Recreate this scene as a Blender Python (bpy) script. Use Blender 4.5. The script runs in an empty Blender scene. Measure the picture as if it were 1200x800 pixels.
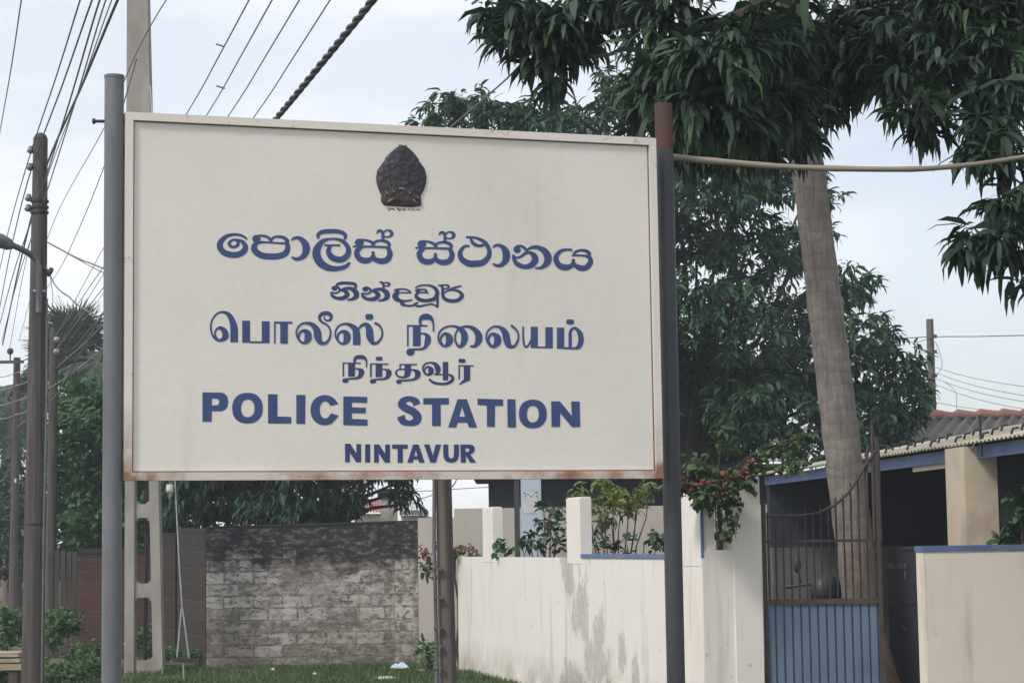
import bpy, bmesh, math, random
import numpy as np
from mathutils import Vector, Matrix, noise as mnoise
from mathutils.geometry import tessellate_polygon

R = math.radians
sc = bpy.context.scene
col = sc.collection
random.seed(7)

# ------------------------------------------------------------------ camera
F = 2400.0                     # focal length in pixels of the 1200 px wide photograph
PITCH, ROLL, EYE = R(5.677), R(0.825), 1.6
cam_d = bpy.data.cameras.new('camera')
cam = bpy.data.objects.new('camera', cam_d)
col.objects.link(cam)
cam_d.sensor_width = 36.0
cam_d.lens = F / 1200 * 36
cam_d.clip_start, cam_d.clip_end = 0.1, 3000
MC = Matrix.Translation((0, 0, EYE)) @ Matrix.Rotation(R(90) + PITCH, 4, 'X') @ Matrix.Rotation(-ROLL, 4, 'Z')
cam.matrix_world = MC
sc.camera = cam

# ------------------------------------------------------------------ sky, sun, exposure
SUN_AZ, SUN_EL = R(225), R(47)          # clockwise from +Y
world = bpy.data.worlds.new('World')
sc.world = world
world.use_nodes = True
nt = world.node_tree
nt.nodes.clear()
def N(t, kind, **kw):
    n = t.nodes.new(kind)
    for k, v in kw.items():
        setattr(n, k, v)
    return n
wo = N(nt, 'ShaderNodeOutputWorld'); bg = N(nt, 'ShaderNodeBackground')
sky = N(nt, 'ShaderNodeTexSky', sky_type='NISHITA')
sky.sun_disc = False; sky.sun_elevation = SUN_EL; sky.sun_rotation = SUN_AZ
sky.air_density = 1.0; sky.dust_density = 2.0
tc = N(nt, 'ShaderNodeTexCoord'); mp = N(nt, 'ShaderNodeMapping')
mp.inputs['Scale'].default_value = (1.6, 1.6, 5.0)
mp.inputs['Location'].default_value = (0.31, 0.2, 0.4)
nz = N(nt, 'ShaderNodeTexNoise'); nz.inputs['Scale'].default_value = 2.2; nz.inputs['Detail'].default_value = 6
nz.inputs['Roughness'].default_value = 0.55
rp = N(nt, 'ShaderNodeValToRGB')
rp.color_ramp.elements[0].position = 0.36; rp.color_ramp.elements[0].color = (.62, .62, .62, 1)
rp.color_ramp.elements[1].position = 0.58; rp.color_ramp.elements[1].color = (.96, .96, .96, 1)
mx = N(nt, 'ShaderNodeMix', data_type='RGBA')
mx.inputs[7].default_value = (8.0, 8.12, 8.4, 1)        # cloud layer
nt.links.new(tc.outputs['Generated'], mp.inputs['Vector'])
nt.links.new(mp.outputs[0], nz.inputs['Vector'])
nt.links.new(nz.outputs['Fac'], rp.inputs['Fac'])
sxz = N(nt, 'ShaderNodeSeparateXYZ'); nt.links.new(tc.outputs['Generated'], sxz.inputs[0])
thin = N(nt, 'ShaderNodeMapRange'); nt.links.new(sxz.outputs['X'], thin.inputs[0])
for i_, v_ in enumerate((-.05, .25, 1.0, .60)): thin.inputs[i_ + 1].default_value = v_
mulc = N(nt, 'ShaderNodeMath', operation='MULTIPLY')
nt.links.new(rp.outputs['Color'], mulc.inputs[0]); nt.links.new(thin.outputs[0], mulc.inputs[1])
nt.links.new(mulc.outputs[0], mx.inputs[0])
nt.links.new(sky.outputs[0], mx.inputs[6])
nt.links.new(mx.outputs[2], bg.inputs['Color'])
bg.inputs['Strength'].default_value = 0.1
nt.links.new(bg.outputs[0], wo.inputs[0])

sun_d = bpy.data.lights.new('sun', 'SUN')
sun_d.energy = 1.5; sun_d.angle = R(12); sun_d.color = (1.0, .94, .86)
sun = bpy.data.objects.new('sun', sun_d); col.objects.link(sun)
sv = Vector((math.sin(SUN_AZ) * math.cos(SUN_EL), math.cos(SUN_AZ) * math.cos(SUN_EL), math.sin(SUN_EL)))
sun.rotation_euler = sv.to_track_quat('Z', 'Y').to_euler()
sun.location = sv * 30
vs = sc.view_settings
vs.view_transform = 'Standard'; vs.look = 'None'; vs.exposure = 0.54; vs.gamma = 1.0
vs.use_curve_mapping = False

# ------------------------------------------------------------------ helpers
def P(px, py, d):
    """world point seen at photo pixel (px,py) at forward distance y = d"""
    r = MC.to_3x3() @ Vector(((px - 600) / F, (400 - py) / F, -1))
    return Vector((0, 0, EYE)) + r * (d / r.y)

def G(px, d, z=0.0):
    """point at height z, at distance d, under photo column px"""
    return Vector(((px - 600) / F * d, d, z))

def tag(o, label=None, cat=None, group=None, kind=None):
    if label: o['label'] = label
    if cat: o['category'] = cat
    if group: o['group'] = group
    if kind: o['kind'] = kind
    return o

def thing(name, loc, label, cat, group=None):
    o = bpy.data.objects.new(name, None)
    o.empty_display_size = 0.2
    col.objects.link(o); o.location = loc
    bpy.context.view_layer.update()
    return tag(o, label, cat, group)

def base_of(o):
    v = Vector(o.location)
    while o.parent:
        o = o.parent; v += Vector(o.location)
    return v

class MB:
    def __init__(s):
        s.v = []; s.f = []; s.sm = []
    def add(s, verts, faces, smooth=False):
        k = len(s.v)
        s.v += [Vector(v) for v in verts]
        for f in faces:
            s.f.append([i + k for i in f]); s.sm.append(smooth)
    def hexa(s, c):
        """8 corners: 0-3 bottom ring, 4-7 top ring (counter-clockwise from above)"""
        s.add(c, [(3, 2, 1, 0), (4, 5, 6, 7), (0, 1, 5, 4), (1, 2, 6, 5), (2, 3, 7, 6), (3, 0, 4, 7)])
    def box(s, c, sx, sy, sz, rz=0.0):
        c = Vector(c); m = Matrix.Rotation(rz, 3, 'Z'); q = []
        for z in (-.5, .5):
            for x, y in ((-.5, -.5), (.5, -.5), (.5, .5), (-.5, .5)):
                q.append(c + m @ Vector((x * sx, y * sy, z * sz)))
        s.hexa(q)
    def wall(s, a, b, th, z0, z1, z0b=None, z1b=None):
        """upright slab whose front face runs a->b (viewer on its right when looking a->b), thickness th behind"""
        a = Vector((a[0], a[1], 0)); b = Vector((b[0], b[1], 0))
        d = (b - a).normalized(); n = Vector((-d.y, d.x, 0)) * th
        z0b = z0 if z0b is None else z0b; z1b = z1 if z1b is None else z1b
        Z = Vector((0, 0, 1))
        s.hexa([a + Z * z0, b + Z * z0b, b + n + Z * z0b, a + n + Z * z0, a + Z * z1, b + Z * z1b, b + n + Z * z1b, a + n + Z * z1])
    def tube(s, pts, r, n=8, cap=True):
        pts = [Vector(p) for p in pts]
        rr = r if isinstance(r, (list, tuple)) else [r] * len(pts)
        vs_, fs = [], []
        up = Vector((0, 0, 1)); prev = None
        for i, p in enumerate(pts):
            t = (pts[min(i + 1, len(pts) - 1)] - pts[max(i - 1, 0)]).normalized()
            if prev is None:
                a = t.cross(up)
                if a.length < 1e-3: a = t.cross(Vector((1, 0, 0)))
            else:
                a = prev - t * prev.dot(t)
            a.normalize(); prev = a; b = t.cross(a)
            for k in range(n):
                w = 2 * math.pi * k / n
                vs_.append(p + (a * math.cos(w) + b * math.sin(w)) * rr[i])
        for i in range(len(pts) - 1):
            for k in range(n):
                k2 = (k + 1) % n
                fs.append((i * n + k, i * n + k2, (i + 1) * n + k2, (i + 1) * n + k))
        s.add(vs_, fs, True)
        if cap:
            e = (len(pts) - 1) * n
            s.add(vs_[:n], [tuple(range(n))]); s.add(vs_[e:], [tuple(reversed(range(n)))])
    def ball(s, c, r, sx=1, sy=1, sz=1, n=10, m=6):
        vs_, fs = [], []
        for i in range(m + 1):
            th = math.pi * i / m
            for k in range(n):
                ph = 2 * math.pi * k / n
                vs_.append(Vector(c) + Vector((r * sx * math.sin(th) * math.cos(ph), r * sy * math.sin(th) * math.sin(ph), r * sz * math.cos(th))))
        for i in range(m):
            for k in range(n):
                k2 = (k + 1) % n
                fs.append((i * n + k, (i + 1) * n + k, (i + 1) * n + k2, i * n + k2))
        s.add(vs_, fs, True)
    def build(s, name, m, parent=None, loc=None):
        if parent is not None: base = base_of(parent)
        elif loc is not None: base = Vector(loc)
        else: base = Vector((0, 0, 0))
        me = bpy.data.meshes.new(name)
        me.from_pydata([tuple(v - base) for v in s.v], [], s.f)
        me.polygons.foreach_set('use_smooth', s.sm)
        uv = me.uv_layers.new(name='UVMap')
        buf = np.zeros((len(me.loops), 2), dtype=np.float32)
        for p in me.polygons:
            nn = p.normal
            h = math.hypot(nn.x, nn.y)
            for li in p.loop_indices:
                c = me.vertices[me.loops[li].vertex_index].co
                if abs(nn.z) > .75 or h < 1e-6: buf[li] = (c.x, c.y)
                else: buf[li] = ((-nn.y * c.x + nn.x * c.y) / h, c.z)
        uv.data.foreach_set('uv', buf.ravel())
        me.materials.append(m)
        o = bpy.data.objects.new(name, me)
        col.objects.link(o)
        if parent is not None: o.parent = parent
        else: o.location = base
        return o

# ------------------------------------------------------------------ materials
def new_mat(name):
    m = bpy.data.materials.new(name); m.use_nodes = True
    t = m.node_tree; t.nodes.clear()
    out = N(t, 'ShaderNodeOutputMaterial'); b = N(t, 'ShaderNodeBsdfPrincipled')
    t.links.new(b.outputs[0], out.inputs[0])
    return m, t, b, out

def c4(c): return (c[0], c[1], c[2], 1)

def noise_fac(t, scale, lo, hi, detail=5, stretch=(1, 1, 1), coord='Object', rough=.6, loc=(0, 0, 0)):
    tc = N(t, 'ShaderNodeTexCoord'); mp = N(t, 'ShaderNodeMapping')
    mp.inputs['Scale'].default_value = stretch; mp.inputs['Location'].default_value = loc
    n = N(t, 'ShaderNodeTexNoise'); n.inputs['Scale'].default_value = scale
    n.inputs['Detail'].default_value = detail; n.inputs['Roughness'].default_value = rough
    mr = N(t, 'ShaderNodeMapRange'); mr.inputs[1].default_value = lo; mr.inputs[2].default_value = hi
    t.links.new(tc.outputs[coord], mp.inputs[0]); t.links.new(mp.outputs[0], n.inputs['Vector'])
    t.links.new(n.outputs['Fac'], mr.inputs[0])
    return mr.outputs[0], n

def mixc(t, fac, a, b):
    m = N(t, 'ShaderNodeMix', data_type='RGBA')
    for s, v in ((0, fac), (6, a), (7, b)):
        if isinstance(v, (tuple, list)): m.inputs[s].default_value = c4(v)
        elif isinstance(v, (int, float)): m.inputs[s].default_value = v
        else: t.links.new(v, m.inputs[s])
    return m.outputs[2]

def math_(t, op, a, b=0.0, clamp=False):
    m = N(t, 'ShaderNodeMath', operation=op); m.use_clamp = clamp
    for i, v in enumerate((a, b)):
        if isinstance(v, (int, float)): m.inputs[i].default_value = v
        else: t.links.new(v, m.inputs[i])
    return m.outputs[0]

def maprange(t, v, a, b, c=0.0, d=1.0):
    m = N(t, 'ShaderNodeMapRange')
    t.links.new(v, m.inputs[0])
    for i, x in enumerate((a, b, c, d)): m.inputs[i + 1].default_value = x
    return m.outputs[0]

def add_bump(t, b, h, strength, dist=.01):
    bp = N(t, 'ShaderNodeBump'); bp.inputs['Strength'].default_value = strength; bp.inputs['Distance'].default_value = dist
    t.links.new(h, bp.inputs['Height']); t.links.new(bp.outputs[0], b.inputs['Normal'])

def mottled(name, c1, c2, scale=6, rough=.8, bump=.3, stretch=(1, 1, 1), c3=None, s3=1.5, metal=0.0, lo=.35, hi=.68, dist=.01):
    m, t, b, out = new_mat(name)
    f, n = noise_fac(t, scale, lo, hi, 7, stretch)
    c = mixc(t, f, c1, c2)
    if c3 is not None:
        f3, n3 = noise_fac(t, s3, .52, .72, 6, stretch, loc=(3.1, 1.7, 5.2))
        c = mixc(t, f3, c, c3)
    t.links.new(c, b.inputs['Base Color'])
    b.inputs['Roughness'].default_value = rough; b.inputs['Metallic'].default_value = metal
    if bump: add_bump(t, b, n.outputs['Fac'], bump, dist)
    return m

def leaf_mat(name, c1, c2, c3, trans=.25, rough=.6):
    m, t, b, out = new_mat(name)
    at = N(t, 'ShaderNodeAttribute', attribute_name='leafvar')
    rp = N(t, 'ShaderNodeValToRGB')
    e = rp.color_ramp.elements
    e[0].position = 0; e[0].color = c4(c1); e[1].position = 1; e[1].color = c4(c3)
    q = e.new(.6); q.color = c4(c2)
    t.links.new(at.outputs['Fac'], rp.inputs[0])
    t.links.new(rp.outputs[0], b.inputs['Base Color'])
    b.inputs['Roughness'].default_value = rough
    tr = N(t, 'ShaderNodeBsdfTranslucent')
    t.links.new(rp.outputs[0], tr.inputs[0])
    ms = N(t, 'ShaderNodeMixShader'); ms.inputs[0].default_value = trans
    t.links.new(b.outputs[0], ms.inputs[1]); t.links.new(tr.outputs[0], ms.inputs[2])
    t.links.new(ms.outputs[0], out.inputs[0])
    return m

def brick_mat(name, c1, c2, mortar, bw, bh, wash=None, soot=None, wash_amt=(.35, .6), soot_z=None, low=None):
    m, t, b, out = new_mat(name)
    tc = N(t, 'ShaderNodeTexCoord')
    wn = N(t, 'ShaderNodeTexNoise'); wn.inputs['Scale'].default_value = 7; wn.inputs['Detail'].default_value = 3
    t.links.new(tc.outputs['UV'], wn.inputs['Vector'])
    vm = N(t, 'ShaderNodeVectorMath', operation='MULTIPLY_ADD')
    vm.inputs[1].default_value = (.06, .06, 0)
    t.links.new(wn.outputs['Color'], vm.inputs[0]); t.links.new(tc.outputs['UV'], vm.inputs[2])
    br = N(t, 'ShaderNodeTexBrick')
    br.inputs['Color1'].default_value = c4(c1); br.inputs['Color2'].default_value = c4(c2); br.inputs['Mortar'].default_value = c4(mortar)
    br.inputs['Scale'].default_value = 1; br.inputs['Brick Width'].default_value = bw; br.inputs['Row Height'].default_value = bh
    br.inputs['Mortar Size'].default_value = .012; br.inputs['Mortar Smooth'].default_value = .3; br.inputs['Bias'].default_value = -.1
    t.links.new(vm.outputs[0], br.inputs['Vector'])
    c = br.outputs['Color']
    hgt = math_(t, 'MULTIPLY', br.outputs['Fac'], -1.0)
    if wash:
        f0, n = noise_fac(t, 7.5, .25, .75, 9, (1, 1, 1.5), 'Object', .78)
        rb2 = N(t, 'ShaderNodeTexBrick')
        rb2.inputs['Color1'].default_value = (0, 0, 0, 1); rb2.inputs['Color2'].default_value = (1, 1, 1, 1); rb2.inputs['Mortar'].default_value = (.3, .3, .3, 1)
        rb2.inputs['Scale'].default_value = 1; rb2.inputs['Brick Width'].default_value = bw; rb2.inputs['Row Height'].default_value = bh; rb2.inputs['Mortar Size'].default_value = .014
        rb2.inputs['Bias'].default_value = .0
        t.links.new(vm.outputs[0], rb2.inputs['Vector'])
        fsum = math_(t, 'ADD', f0, math_(t, 'MULTIPLY', math_(t, 'SUBTRACT', rb2.outputs['Color'], .5), .30))
        f = maprange(t, fsum, wash_amt[0], wash_amt[1])
        c = mixc(t, f, c, wash)
        jn, njn = noise_fac(t, 3.5, .40, .62, 5, loc=(7, 1, 1))
        c = mixc(t, math_(t, 'MULTIPLY', math_(t, 'MULTIPLY', br.outputs['Fac'], jn), .6), c, tuple(x * .22 for x in wash))
        f2, n2 = noise_fac(t, 1.1, .5, .7, 5, (1, 1, 1), loc=(5, 2, 1))
        c = mixc(t, math_(t, 'MULTIPLY', f2, .55), c, tuple(x * .45 for x in wash))
        hgt = math_(t, 'ADD', hgt, n.outputs['Fac'])
        pits, n3 = noise_fac(t, 11, .58, .64, 4, (1, 1, 1.6), loc=(8, 8, 8))
        c = mixc(t, pits, c, tuple(x * .3 for x in wash))
        hgt = math_(t, 'SUBTRACT', hgt, pits)
    if low:
        sp = N(t, 'ShaderNodeSeparateXYZ'); t.links.new(tc.outputs['Object'], sp.inputs[0])
        f5, n5 = noise_fac(t, 2.2, .3, .75, 5)
        k = maprange(t, sp.outputs['Z'], .75, .1)
        c = mixc(t, math_(t, 'MULTIPLY', math_(t, 'MULTIPLY', k, f5, True), .8), c, low)
    if soot and soot_z:
        sp = N(t, 'ShaderNodeSeparateXYZ'); t.links.new(tc.outputs['Object'], sp.inputs[0])
        f4, n4 = noise_fac(t, 2.8, .2, .8, 8, (1, 1, 1.6), rough=.7)
        z2 = math_(t, 'ADD', sp.outputs['Z'], math_(t, 'MULTIPLY', math_(t, 'SUBTRACT', f4, .5), .75))
        k = maprange(t, z2, soot_z[0], soot_z[1])
        holes, n6 = noise_fac(t, 8, .50, .62, 6, (1, 1, 2), loc=(2, 9, 4))
        k2 = math_(t, 'MULTIPLY', k, math_(t, 'SUBTRACT', 1.0, math_(t, 'MULTIPLY', holes, .35)), True)
        c = mixc(t, k2, c, soot)
    t.links.new(c, b.inputs['Base Color']); b.inputs['Roughness'].default_value = .92
    add_bump(t, b, hgt, .8, .012)
    return m

def plaster_mat(name, base, shade, stain, crack=True, patch=None):
    """painted wall: faint blotches, vertical run-off streaks, grey patches where the paint is gone"""
    m, t, b, out = new_mat(name)
    f, n = noise_fac(t, 1.6, .3, .75, 6)
    c = mixc(t, math_(t, 'MULTIPLY', f, .7), base, shade)
    fs, ns = noise_fac(t, 5, .58, .76, 6, (1, 1, .12), loc=(1, 4, 2))
    c = mixc(t, math_(t, 'MULTIPLY', fs, .55), c, stain)
    fr, nr_ = noise_fac(t, 1.3, .52, .72, 5, (1, 1, .5), loc=(9, 4, 2))
    c = mixc(t, math_(t, 'MULTIPLY', fr, .22), c, (.50, .38, .27))
    fk, nk = noise_fac(t, 11, .66, .72, 4, (1, 1, .05), loc=(3, 8, 1))
    c = mixc(t, math_(t, 'MULTIPLY', fk, .45), c, (.25, .23, .20))
    if patch:
        tc = N(t, 'ShaderNodeTexCoord')
        fp = None
        for (cx, cy, cz, ry, rz) in patch:
            vd = N(t, 'ShaderNodeVectorMath', operation='SUBTRACT'); vd.inputs[1].default_value = (cx, cy, cz)
            t.links.new(tc.outputs['Object'], vd.inputs[0])
            vm = N(t, 'ShaderNodeVectorMath', operation='MULTIPLY'); vm.inputs[1].default_value = (.0, 1 / ry, 1 / rz)
            t.links.new(vd.outputs[0], vm.inputs[0])
            ln = N(t, 'ShaderNodeVectorMath', operation='LENGTH'); t.links.new(vm.outputs[0], ln.inputs[0])
            k = maprange(t, ln.outputs['Value'], 0, 1.0, 1, 0)
            fp = k if fp is None else math_(t, 'MAXIMUM', fp, k)
        fn, nn = noise_fac(t, 6.5, .30, .70, 10, (1, .5, .35), rough=.72)
        s = math_(t, 'ADD', fp, fn)
        k = maprange(t, s, 1.02, 1.10)
        fq, nq = noise_fac(t, 22, .32, .62, 6, (1, .6, .5), loc=(6, 1, 3))
        c = mixc(t, math_(t, 'MULTIPLY', math_(t, 'MULTIPLY', k, math_(t, 'ADD', fq, .35), True), .68), c, (.40, .385, .36))
        c = mixc(t, math_(t, 'MULTIPLY', maprange(t, s, .86, 1.0), .14), c, (.50, .46, .40))
    sp = N(t, 'ShaderNodeTexCoord'); sx = N(t, 'ShaderNodeSeparateXYZ'); t.links.new(sp.outputs['Object'], sx.inputs[0])
    fz, nzz = noise_fac(t, 3, .35, .7, 6)
    low = math_(t, 'MULTIPLY', maprange(t, sx.outputs['Z'], .42, .02), fz, True)
    c = mixc(t, math_(t, 'MULTIPLY', low, .7), c, (.20, .17, .12))
    ch, nc = noise_fac(t, 14, .68, .72, 4, (1, 1, .6), loc=(4, 4, 9))
    c = mixc(t, math_(t, 'MULTIPLY', ch, .55), c, stain)
    t.links.new(c, b.inputs['Base Color']); b.inputs['Roughness'].default_value = .85
    add_bump(t, b, n.outputs['Fac'], .25, .02)
    return m

M = {}
M['post_l'] = mottled('grey painted steel', (.125, .135, .15), (.17, .18, .20), 5, .5, .08, (1, 1, .3), (.10, .085, .075), 4)
M['post_r'] = mottled('dark painted steel', (.03, .034, .042), (.055, .058, .066), 5, .45, .08, (1, 1, .3), (.10, .055, .04), 3)
M['post_rust'] = mottled('rusted steel', (.070, .036, .032), (.11, .055, .045), 9, .8, .2, (1, 1, .4))
M['timber'] = mottled('weathered timber pole', (.055, .048, .044), (.115, .10, .092), 5, .9, .5, (6, 6, .25), (.055, .045, .04), 3)
M['timber2'] = mottled('grey weathered timber', (.10, .088, .078), (.165, .148, .132), 5, .9, .4, (5, 5, .25), (.075, .06, .05), 3)
M['concrete'] = mottled('pole concrete', (.27, .25, .225), (.37, .345, .315), 4, .9, .3, (1, 1, .4), (.20, .18, .155), 2)
M['galv'] = mottled('galvanised steel', (.30, .31, .33), (.42, .43, .45), 8, .45, .05, metal=.4)
M['iron'] = mottled('dark iron', (.018, .019, .022), (.04, .038, .036), 10, .55, .1, c3=(.08, .045, .03), s3=5)
M['wire'] = mottled('dark cable', (.11, .112, .12), (.16, .16, .17), 12, .6, 0)
M['wire_pale'] = mottled('weathered aluminium wire', (.20, .205, .22), (.29, .30, .31), 12, .5, 0)
M['ceramic'] = mottled('white ceramic', (.62, .62, .60), (.72, .72, .70), 8, .3, 0)
M['bamboo'] = mottled('dry bamboo', (.23, .195, .155), (.33, .29, .235), 6, .7, .2, (.3, 3, 3), (.15, .12, .095), 3)
M['bark'] = mottled('mango bark', (.055, .045, .038), (.11, .095, .08), 8, .95, .8, (1, 1, .4))
M['blue_paint'] = mottled('blue trim paint', (.095, .15, .31), (.13, .19, .36), 5, .6, .1, c3=(.2, .22, .3), s3=4)
M['navy'] = mottled('shaded navy paint', (.020, .025, .038), (.030, .036, .052), 3, .8, .1)  # blue interior paint, with the inner shade put into its near-black tone
M['dark_panel'] = mottled('black panel', (.016, .019, .026), (.026, .03, .038), 3, .6, .1)
M['cream'] = mottled('cream wall paint', (.62, .53, .41), (.55, .46, .35), 3, .85, .15, c3=(.42, .35, .26), s3=2)
M['pale_blue'] = mottled('pale blue paint', (.42, .50, .60), (.52, .58, .66), 3, .8, .15, c3=(.38, .41, .45), s3=4)
M['paper'] = mottled('weathered paper notice', (.60, .60, .62), (.52, .52, .55), 5, .8, 0)
M['ink'] = mottled('faded print', (.05, .05, .06), (.09, .09, .10), 8, .8, 0)
M['faded_white'] = mottled('faded white paint', (.10, .11, .13), (.20, .21, .23), 60, .8, 0)
M['sheet'] = mottled('blue steel sheet', (.105, .155, .235), (.13, .185, .27), 3, .55, .08, c3=(.085, .115, .16), s3=2)
M['rust_frame'] = mottled('brown primed gate frame', (.045, .035, .034), (.075, .055, .05), 8, .7, .15)
M['tile_red'] = mottled('terracotta ridge', (.20, .095, .08), (.27, .135, .11), 5, .85, .3, c3=(.14, .09, .08), s3=3)
M['tile_grey'] = mottled('weathered roof sheet', (.085, .08, .078), (.14, .13, .125), 3, .9, .3, c3=(.06, .055, .05), s3=2)
M['roof_pale'] = mottled('algae stained cement sheet', (.40, .37, .28), (.50, .47, .38), 4, .9, .3, c3=(.28, .27, .19), s3=3)
M['red_roof'] = mottled('red roof', (.38, .14, .11), (.46, .19, .16), 4, .8, .2)
M['plank'] = mottled('sawn planks', (.33, .26, .19), (.45, .37, .28), 4, .9, .3, (.3, 6, 6), (.22, .17, .13), 4)
M['rubber'] = mottled('black plastic', (.012, .012, .014), (.025, .025, .028), 10, .5, 0)
M['plastic_bag'] = mottled('thin plastic bag', (.45, .62, .66), (.60, .70, .72), 10, .35, 0)
M['mango_near'] = leaf_mat('mango leaves', (.016, .038, .025), (.034, .076, .042), (.085, .155, .06), .2)
M['mango_mid'] = leaf_mat('mango leaves further off', (.022, .062, .036), (.042, .112, .055), (.085, .18, .07), .28)
M['bush'] = leaf_mat('bushy tree leaves', (.030, .095, .034), (.052, .15, .046), (.09, .22, .062), .25)
M['weed'] = leaf_mat('weed leaves', (.05, .12, .034), (.08, .18, .05), (.15, .26, .075), .3)
M['yellow_leaf'] = leaf_mat('yellow green leaves', (.11, .16, .035), (.20, .25, .06), (.34, .36, .10), .35)
M['boug_leaf'] = leaf_mat('bougainvillea leaves', (.045, .085, .03), (.085, .14, .045), (.17, .21, .08), .3)
M['bract'] = leaf_mat('bougainvillea bracts', (.26, .06, .06), (.36, .09, .095), (.46, .17, .16), .35)
M['palm_leaf'] = leaf_mat('palm leaflets', (.030, .052, .030), (.050, .080, .042), (.085, .12, .06), .2)
M['grass'] = leaf_mat('grass blades', (.055, .105, .028), (.085, .155, .04), (.15, .21, .065), .3)

# ------------------------------------------------------------------ leaves
def leaves(name, centres, axes, mat_, parent, length, width, per, droop, spread, rng, up=0.0, jit=.3, fold=.12):
    """whorls of lance-shaped drooping leaves: centres (n,3), one whorl each"""
    n = len(centres)
    c = np.repeat(np.asarray(centres, dtype=float), per, axis=0)
    k = len(c)
    az = rng.uniform(0, 2 * np.pi, k)
    if axes is not None:
        ax = np.repeat(np.asarray(axes, dtype=float), per, axis=0)
        az = np.where(rng.random(k) < spread, az, ax + rng.normal(0, .7, k))
    e0 = rng.normal(up, .45, k)
    L = length * rng.uniform(.6, 1.25, k); W = width * rng.uniform(.75, 1.25, k)
    dr = droop * rng.uniform(.6, 1.3, k)
    off = rng.normal(0, jit * length, (k, 3)); c = c + off
    hx = np.stack([np.cos(az), np.sin(az), np.zeros(k)], 1)
    sd0 = np.stack([-np.sin(az), np.cos(az), np.zeros(k)], 1)
    roll = rng.normal(0, .5, k)
    st = [0, .3, .68, 1.0]; pts = [c]; dirs = []
    p = c
    for i in range(3):
        e = np.clip(e0 - dr * (st[i] + .25), -1.5, 1.4)
        d = hx * np.cos(e)[:, None] + np.array([0, 0, 1.0]) * np.sin(e)[:, None]
        nrm = np.cross(sd0, d) * -1
        dirs.append((d, nrm))
        p = p + d * (L * (st[i + 1] - st[i]))[:, None]; pts.append(p)
    V = np.zeros((k, 6, 3))
    V[:, 0] = pts[0]; V[:, 5] = pts[3]
    for q, wv in ((1, 1.0), (2, .8)):
        d, nrm = dirs[q]
        sdv = sd0 * np.cos(roll)[:, None] + nrm * np.sin(roll)[:, None]
        hw = (W * wv * .5)[:, None]
        lift = nrm * (W * fold)[:, None]
        V[:, 2 * q - 1] = pts[q] + sdv * hw + lift; V[:, 2 * q] = pts[q] - sdv * hw + lift
    V = V.reshape(-1, 3)
    o6 = np.arange(k) * 6
    li = np.stack([o6, o6 + 1, o6 + 2, o6 + 1, o6 + 3, o6 + 4, o6 + 2, o6 + 3, o6 + 5, o6 + 4], 1).ravel()
    tot = np.tile([3, 4, 3], k); start = np.concatenate([[0], np.cumsum(tot)[:-1]])
    base = base_of(parent) if parent is not None else Vector((0, 0, 0))
    V = V - np.array(base)
    me = bpy.data.meshes.new(name)
    me.vertices.add(len(V)); me.vertices.foreach_set('co', V.astype(np.float32).ravel())
    me.loops.add(len(li)); me.loops.foreach_set('vertex_index', li.astype(np.int32))
    me.polygons.add(len(tot)); me.polygons.foreach_set('loop_start', start.astype(np.int32))
    me.polygons.foreach_set('loop_total', tot.astype(np.int32))
    me.update(calc_edges=True)
    a = me.attributes.new('leafvar', 'FLOAT', 'POINT')
    vv = np.repeat(np.clip(rng.beta(1.6, 2.6, k) + np.repeat(rng.normal(0, .12, n), per), 0, 1), 6)
    a.data.foreach_set('value', vv.astype(np.float32))
    me.materials.append(mat_)
    o = bpy.data.objects.new(name, me); col.objects.link(o)
    if parent is not None: o.parent = parent
    return o

def blob_points(blobs, per_m2, rng, shell=.55, flat=1.0):
    """whorl centres and outward azimuths in a set of clumps (centre, radius in metres)"""
    cs, ax, own = [], [], []
    for bi, (c, r) in enumerate(blobs):
        n = max(3, int(per_m2 * r * r))
        u = rng.normal(0, 1, (n, 3)); u /= np.linalg.norm(u, axis=1)[:, None]
        rad = r * (shell + (1 - shell) * rng.random(n)) * rng.uniform(.8, 1.12, n)
        q = np.array(c) + u * rad[:, None] * np.array([1, 1, flat])
        cs.append(q); ax.append(np.arctan2(u[:, 1], u[:, 0])); own += [bi] * n
    return np.concatenate(cs), np.concatenate(ax), own

def limb(mb, a, b, r0, r1, rng, sag=.0, n=6, wob=.06):
    a, b = Vector(a), Vector(b); L = (b - a).length; pts, rr = [], []
    for i in range(n + 1):
        s = i / n
        p = a.lerp(b, s) + Vector((0, 0, 1)) * sag * L * math.sin(math.pi * s)
        if 0 < i < n: p += Vector(rng.normal(0, wob * L / n * 1.5, 3))
        pts.append(p); rr.append(r0 + (r1 - r0) * s)
    mb.tube(pts, rr, 7)
    return pts

# ------------------------------------------------------------------ ground
gm, t, b, out = new_mat('sandy grassy ground')
f, n1 = noise_fac(t, .8, .35, .65, 8)
f2, n2 = noise_fac(t, 9, .35, .7, 6)
c = mixc(t, f, (.055, .075, .028), (.11, .095, .06))
c = mixc(t, math_(t, 'MULTIPLY', f2, .5), c, (.045, .07, .022))
t.links.new(c, b.inputs['Base Color']); b.inputs['Roughness'].default_value = .95
add_bump(t, b, n2.outputs['Fac'], .5, .03)
mb = MB()
gx = [-700, -60, -20, -9, -5, 0, 5, 12, 60, 700]; gy = [-60, 0, 12, 20, 24, 28, 34, 60, 200, 1200]
vv = [(x, y, 0) for y in gy for x in gx]
ff = [(j * 10 + i, j * 10 + i + 1, (j + 1) * 10 + i + 1, (j + 1) * 10 + i) for j in range(9) for i in range(9)]
mb.add(vv, ff)
tag(mb.build('ground', gm), kind='structure')

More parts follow.
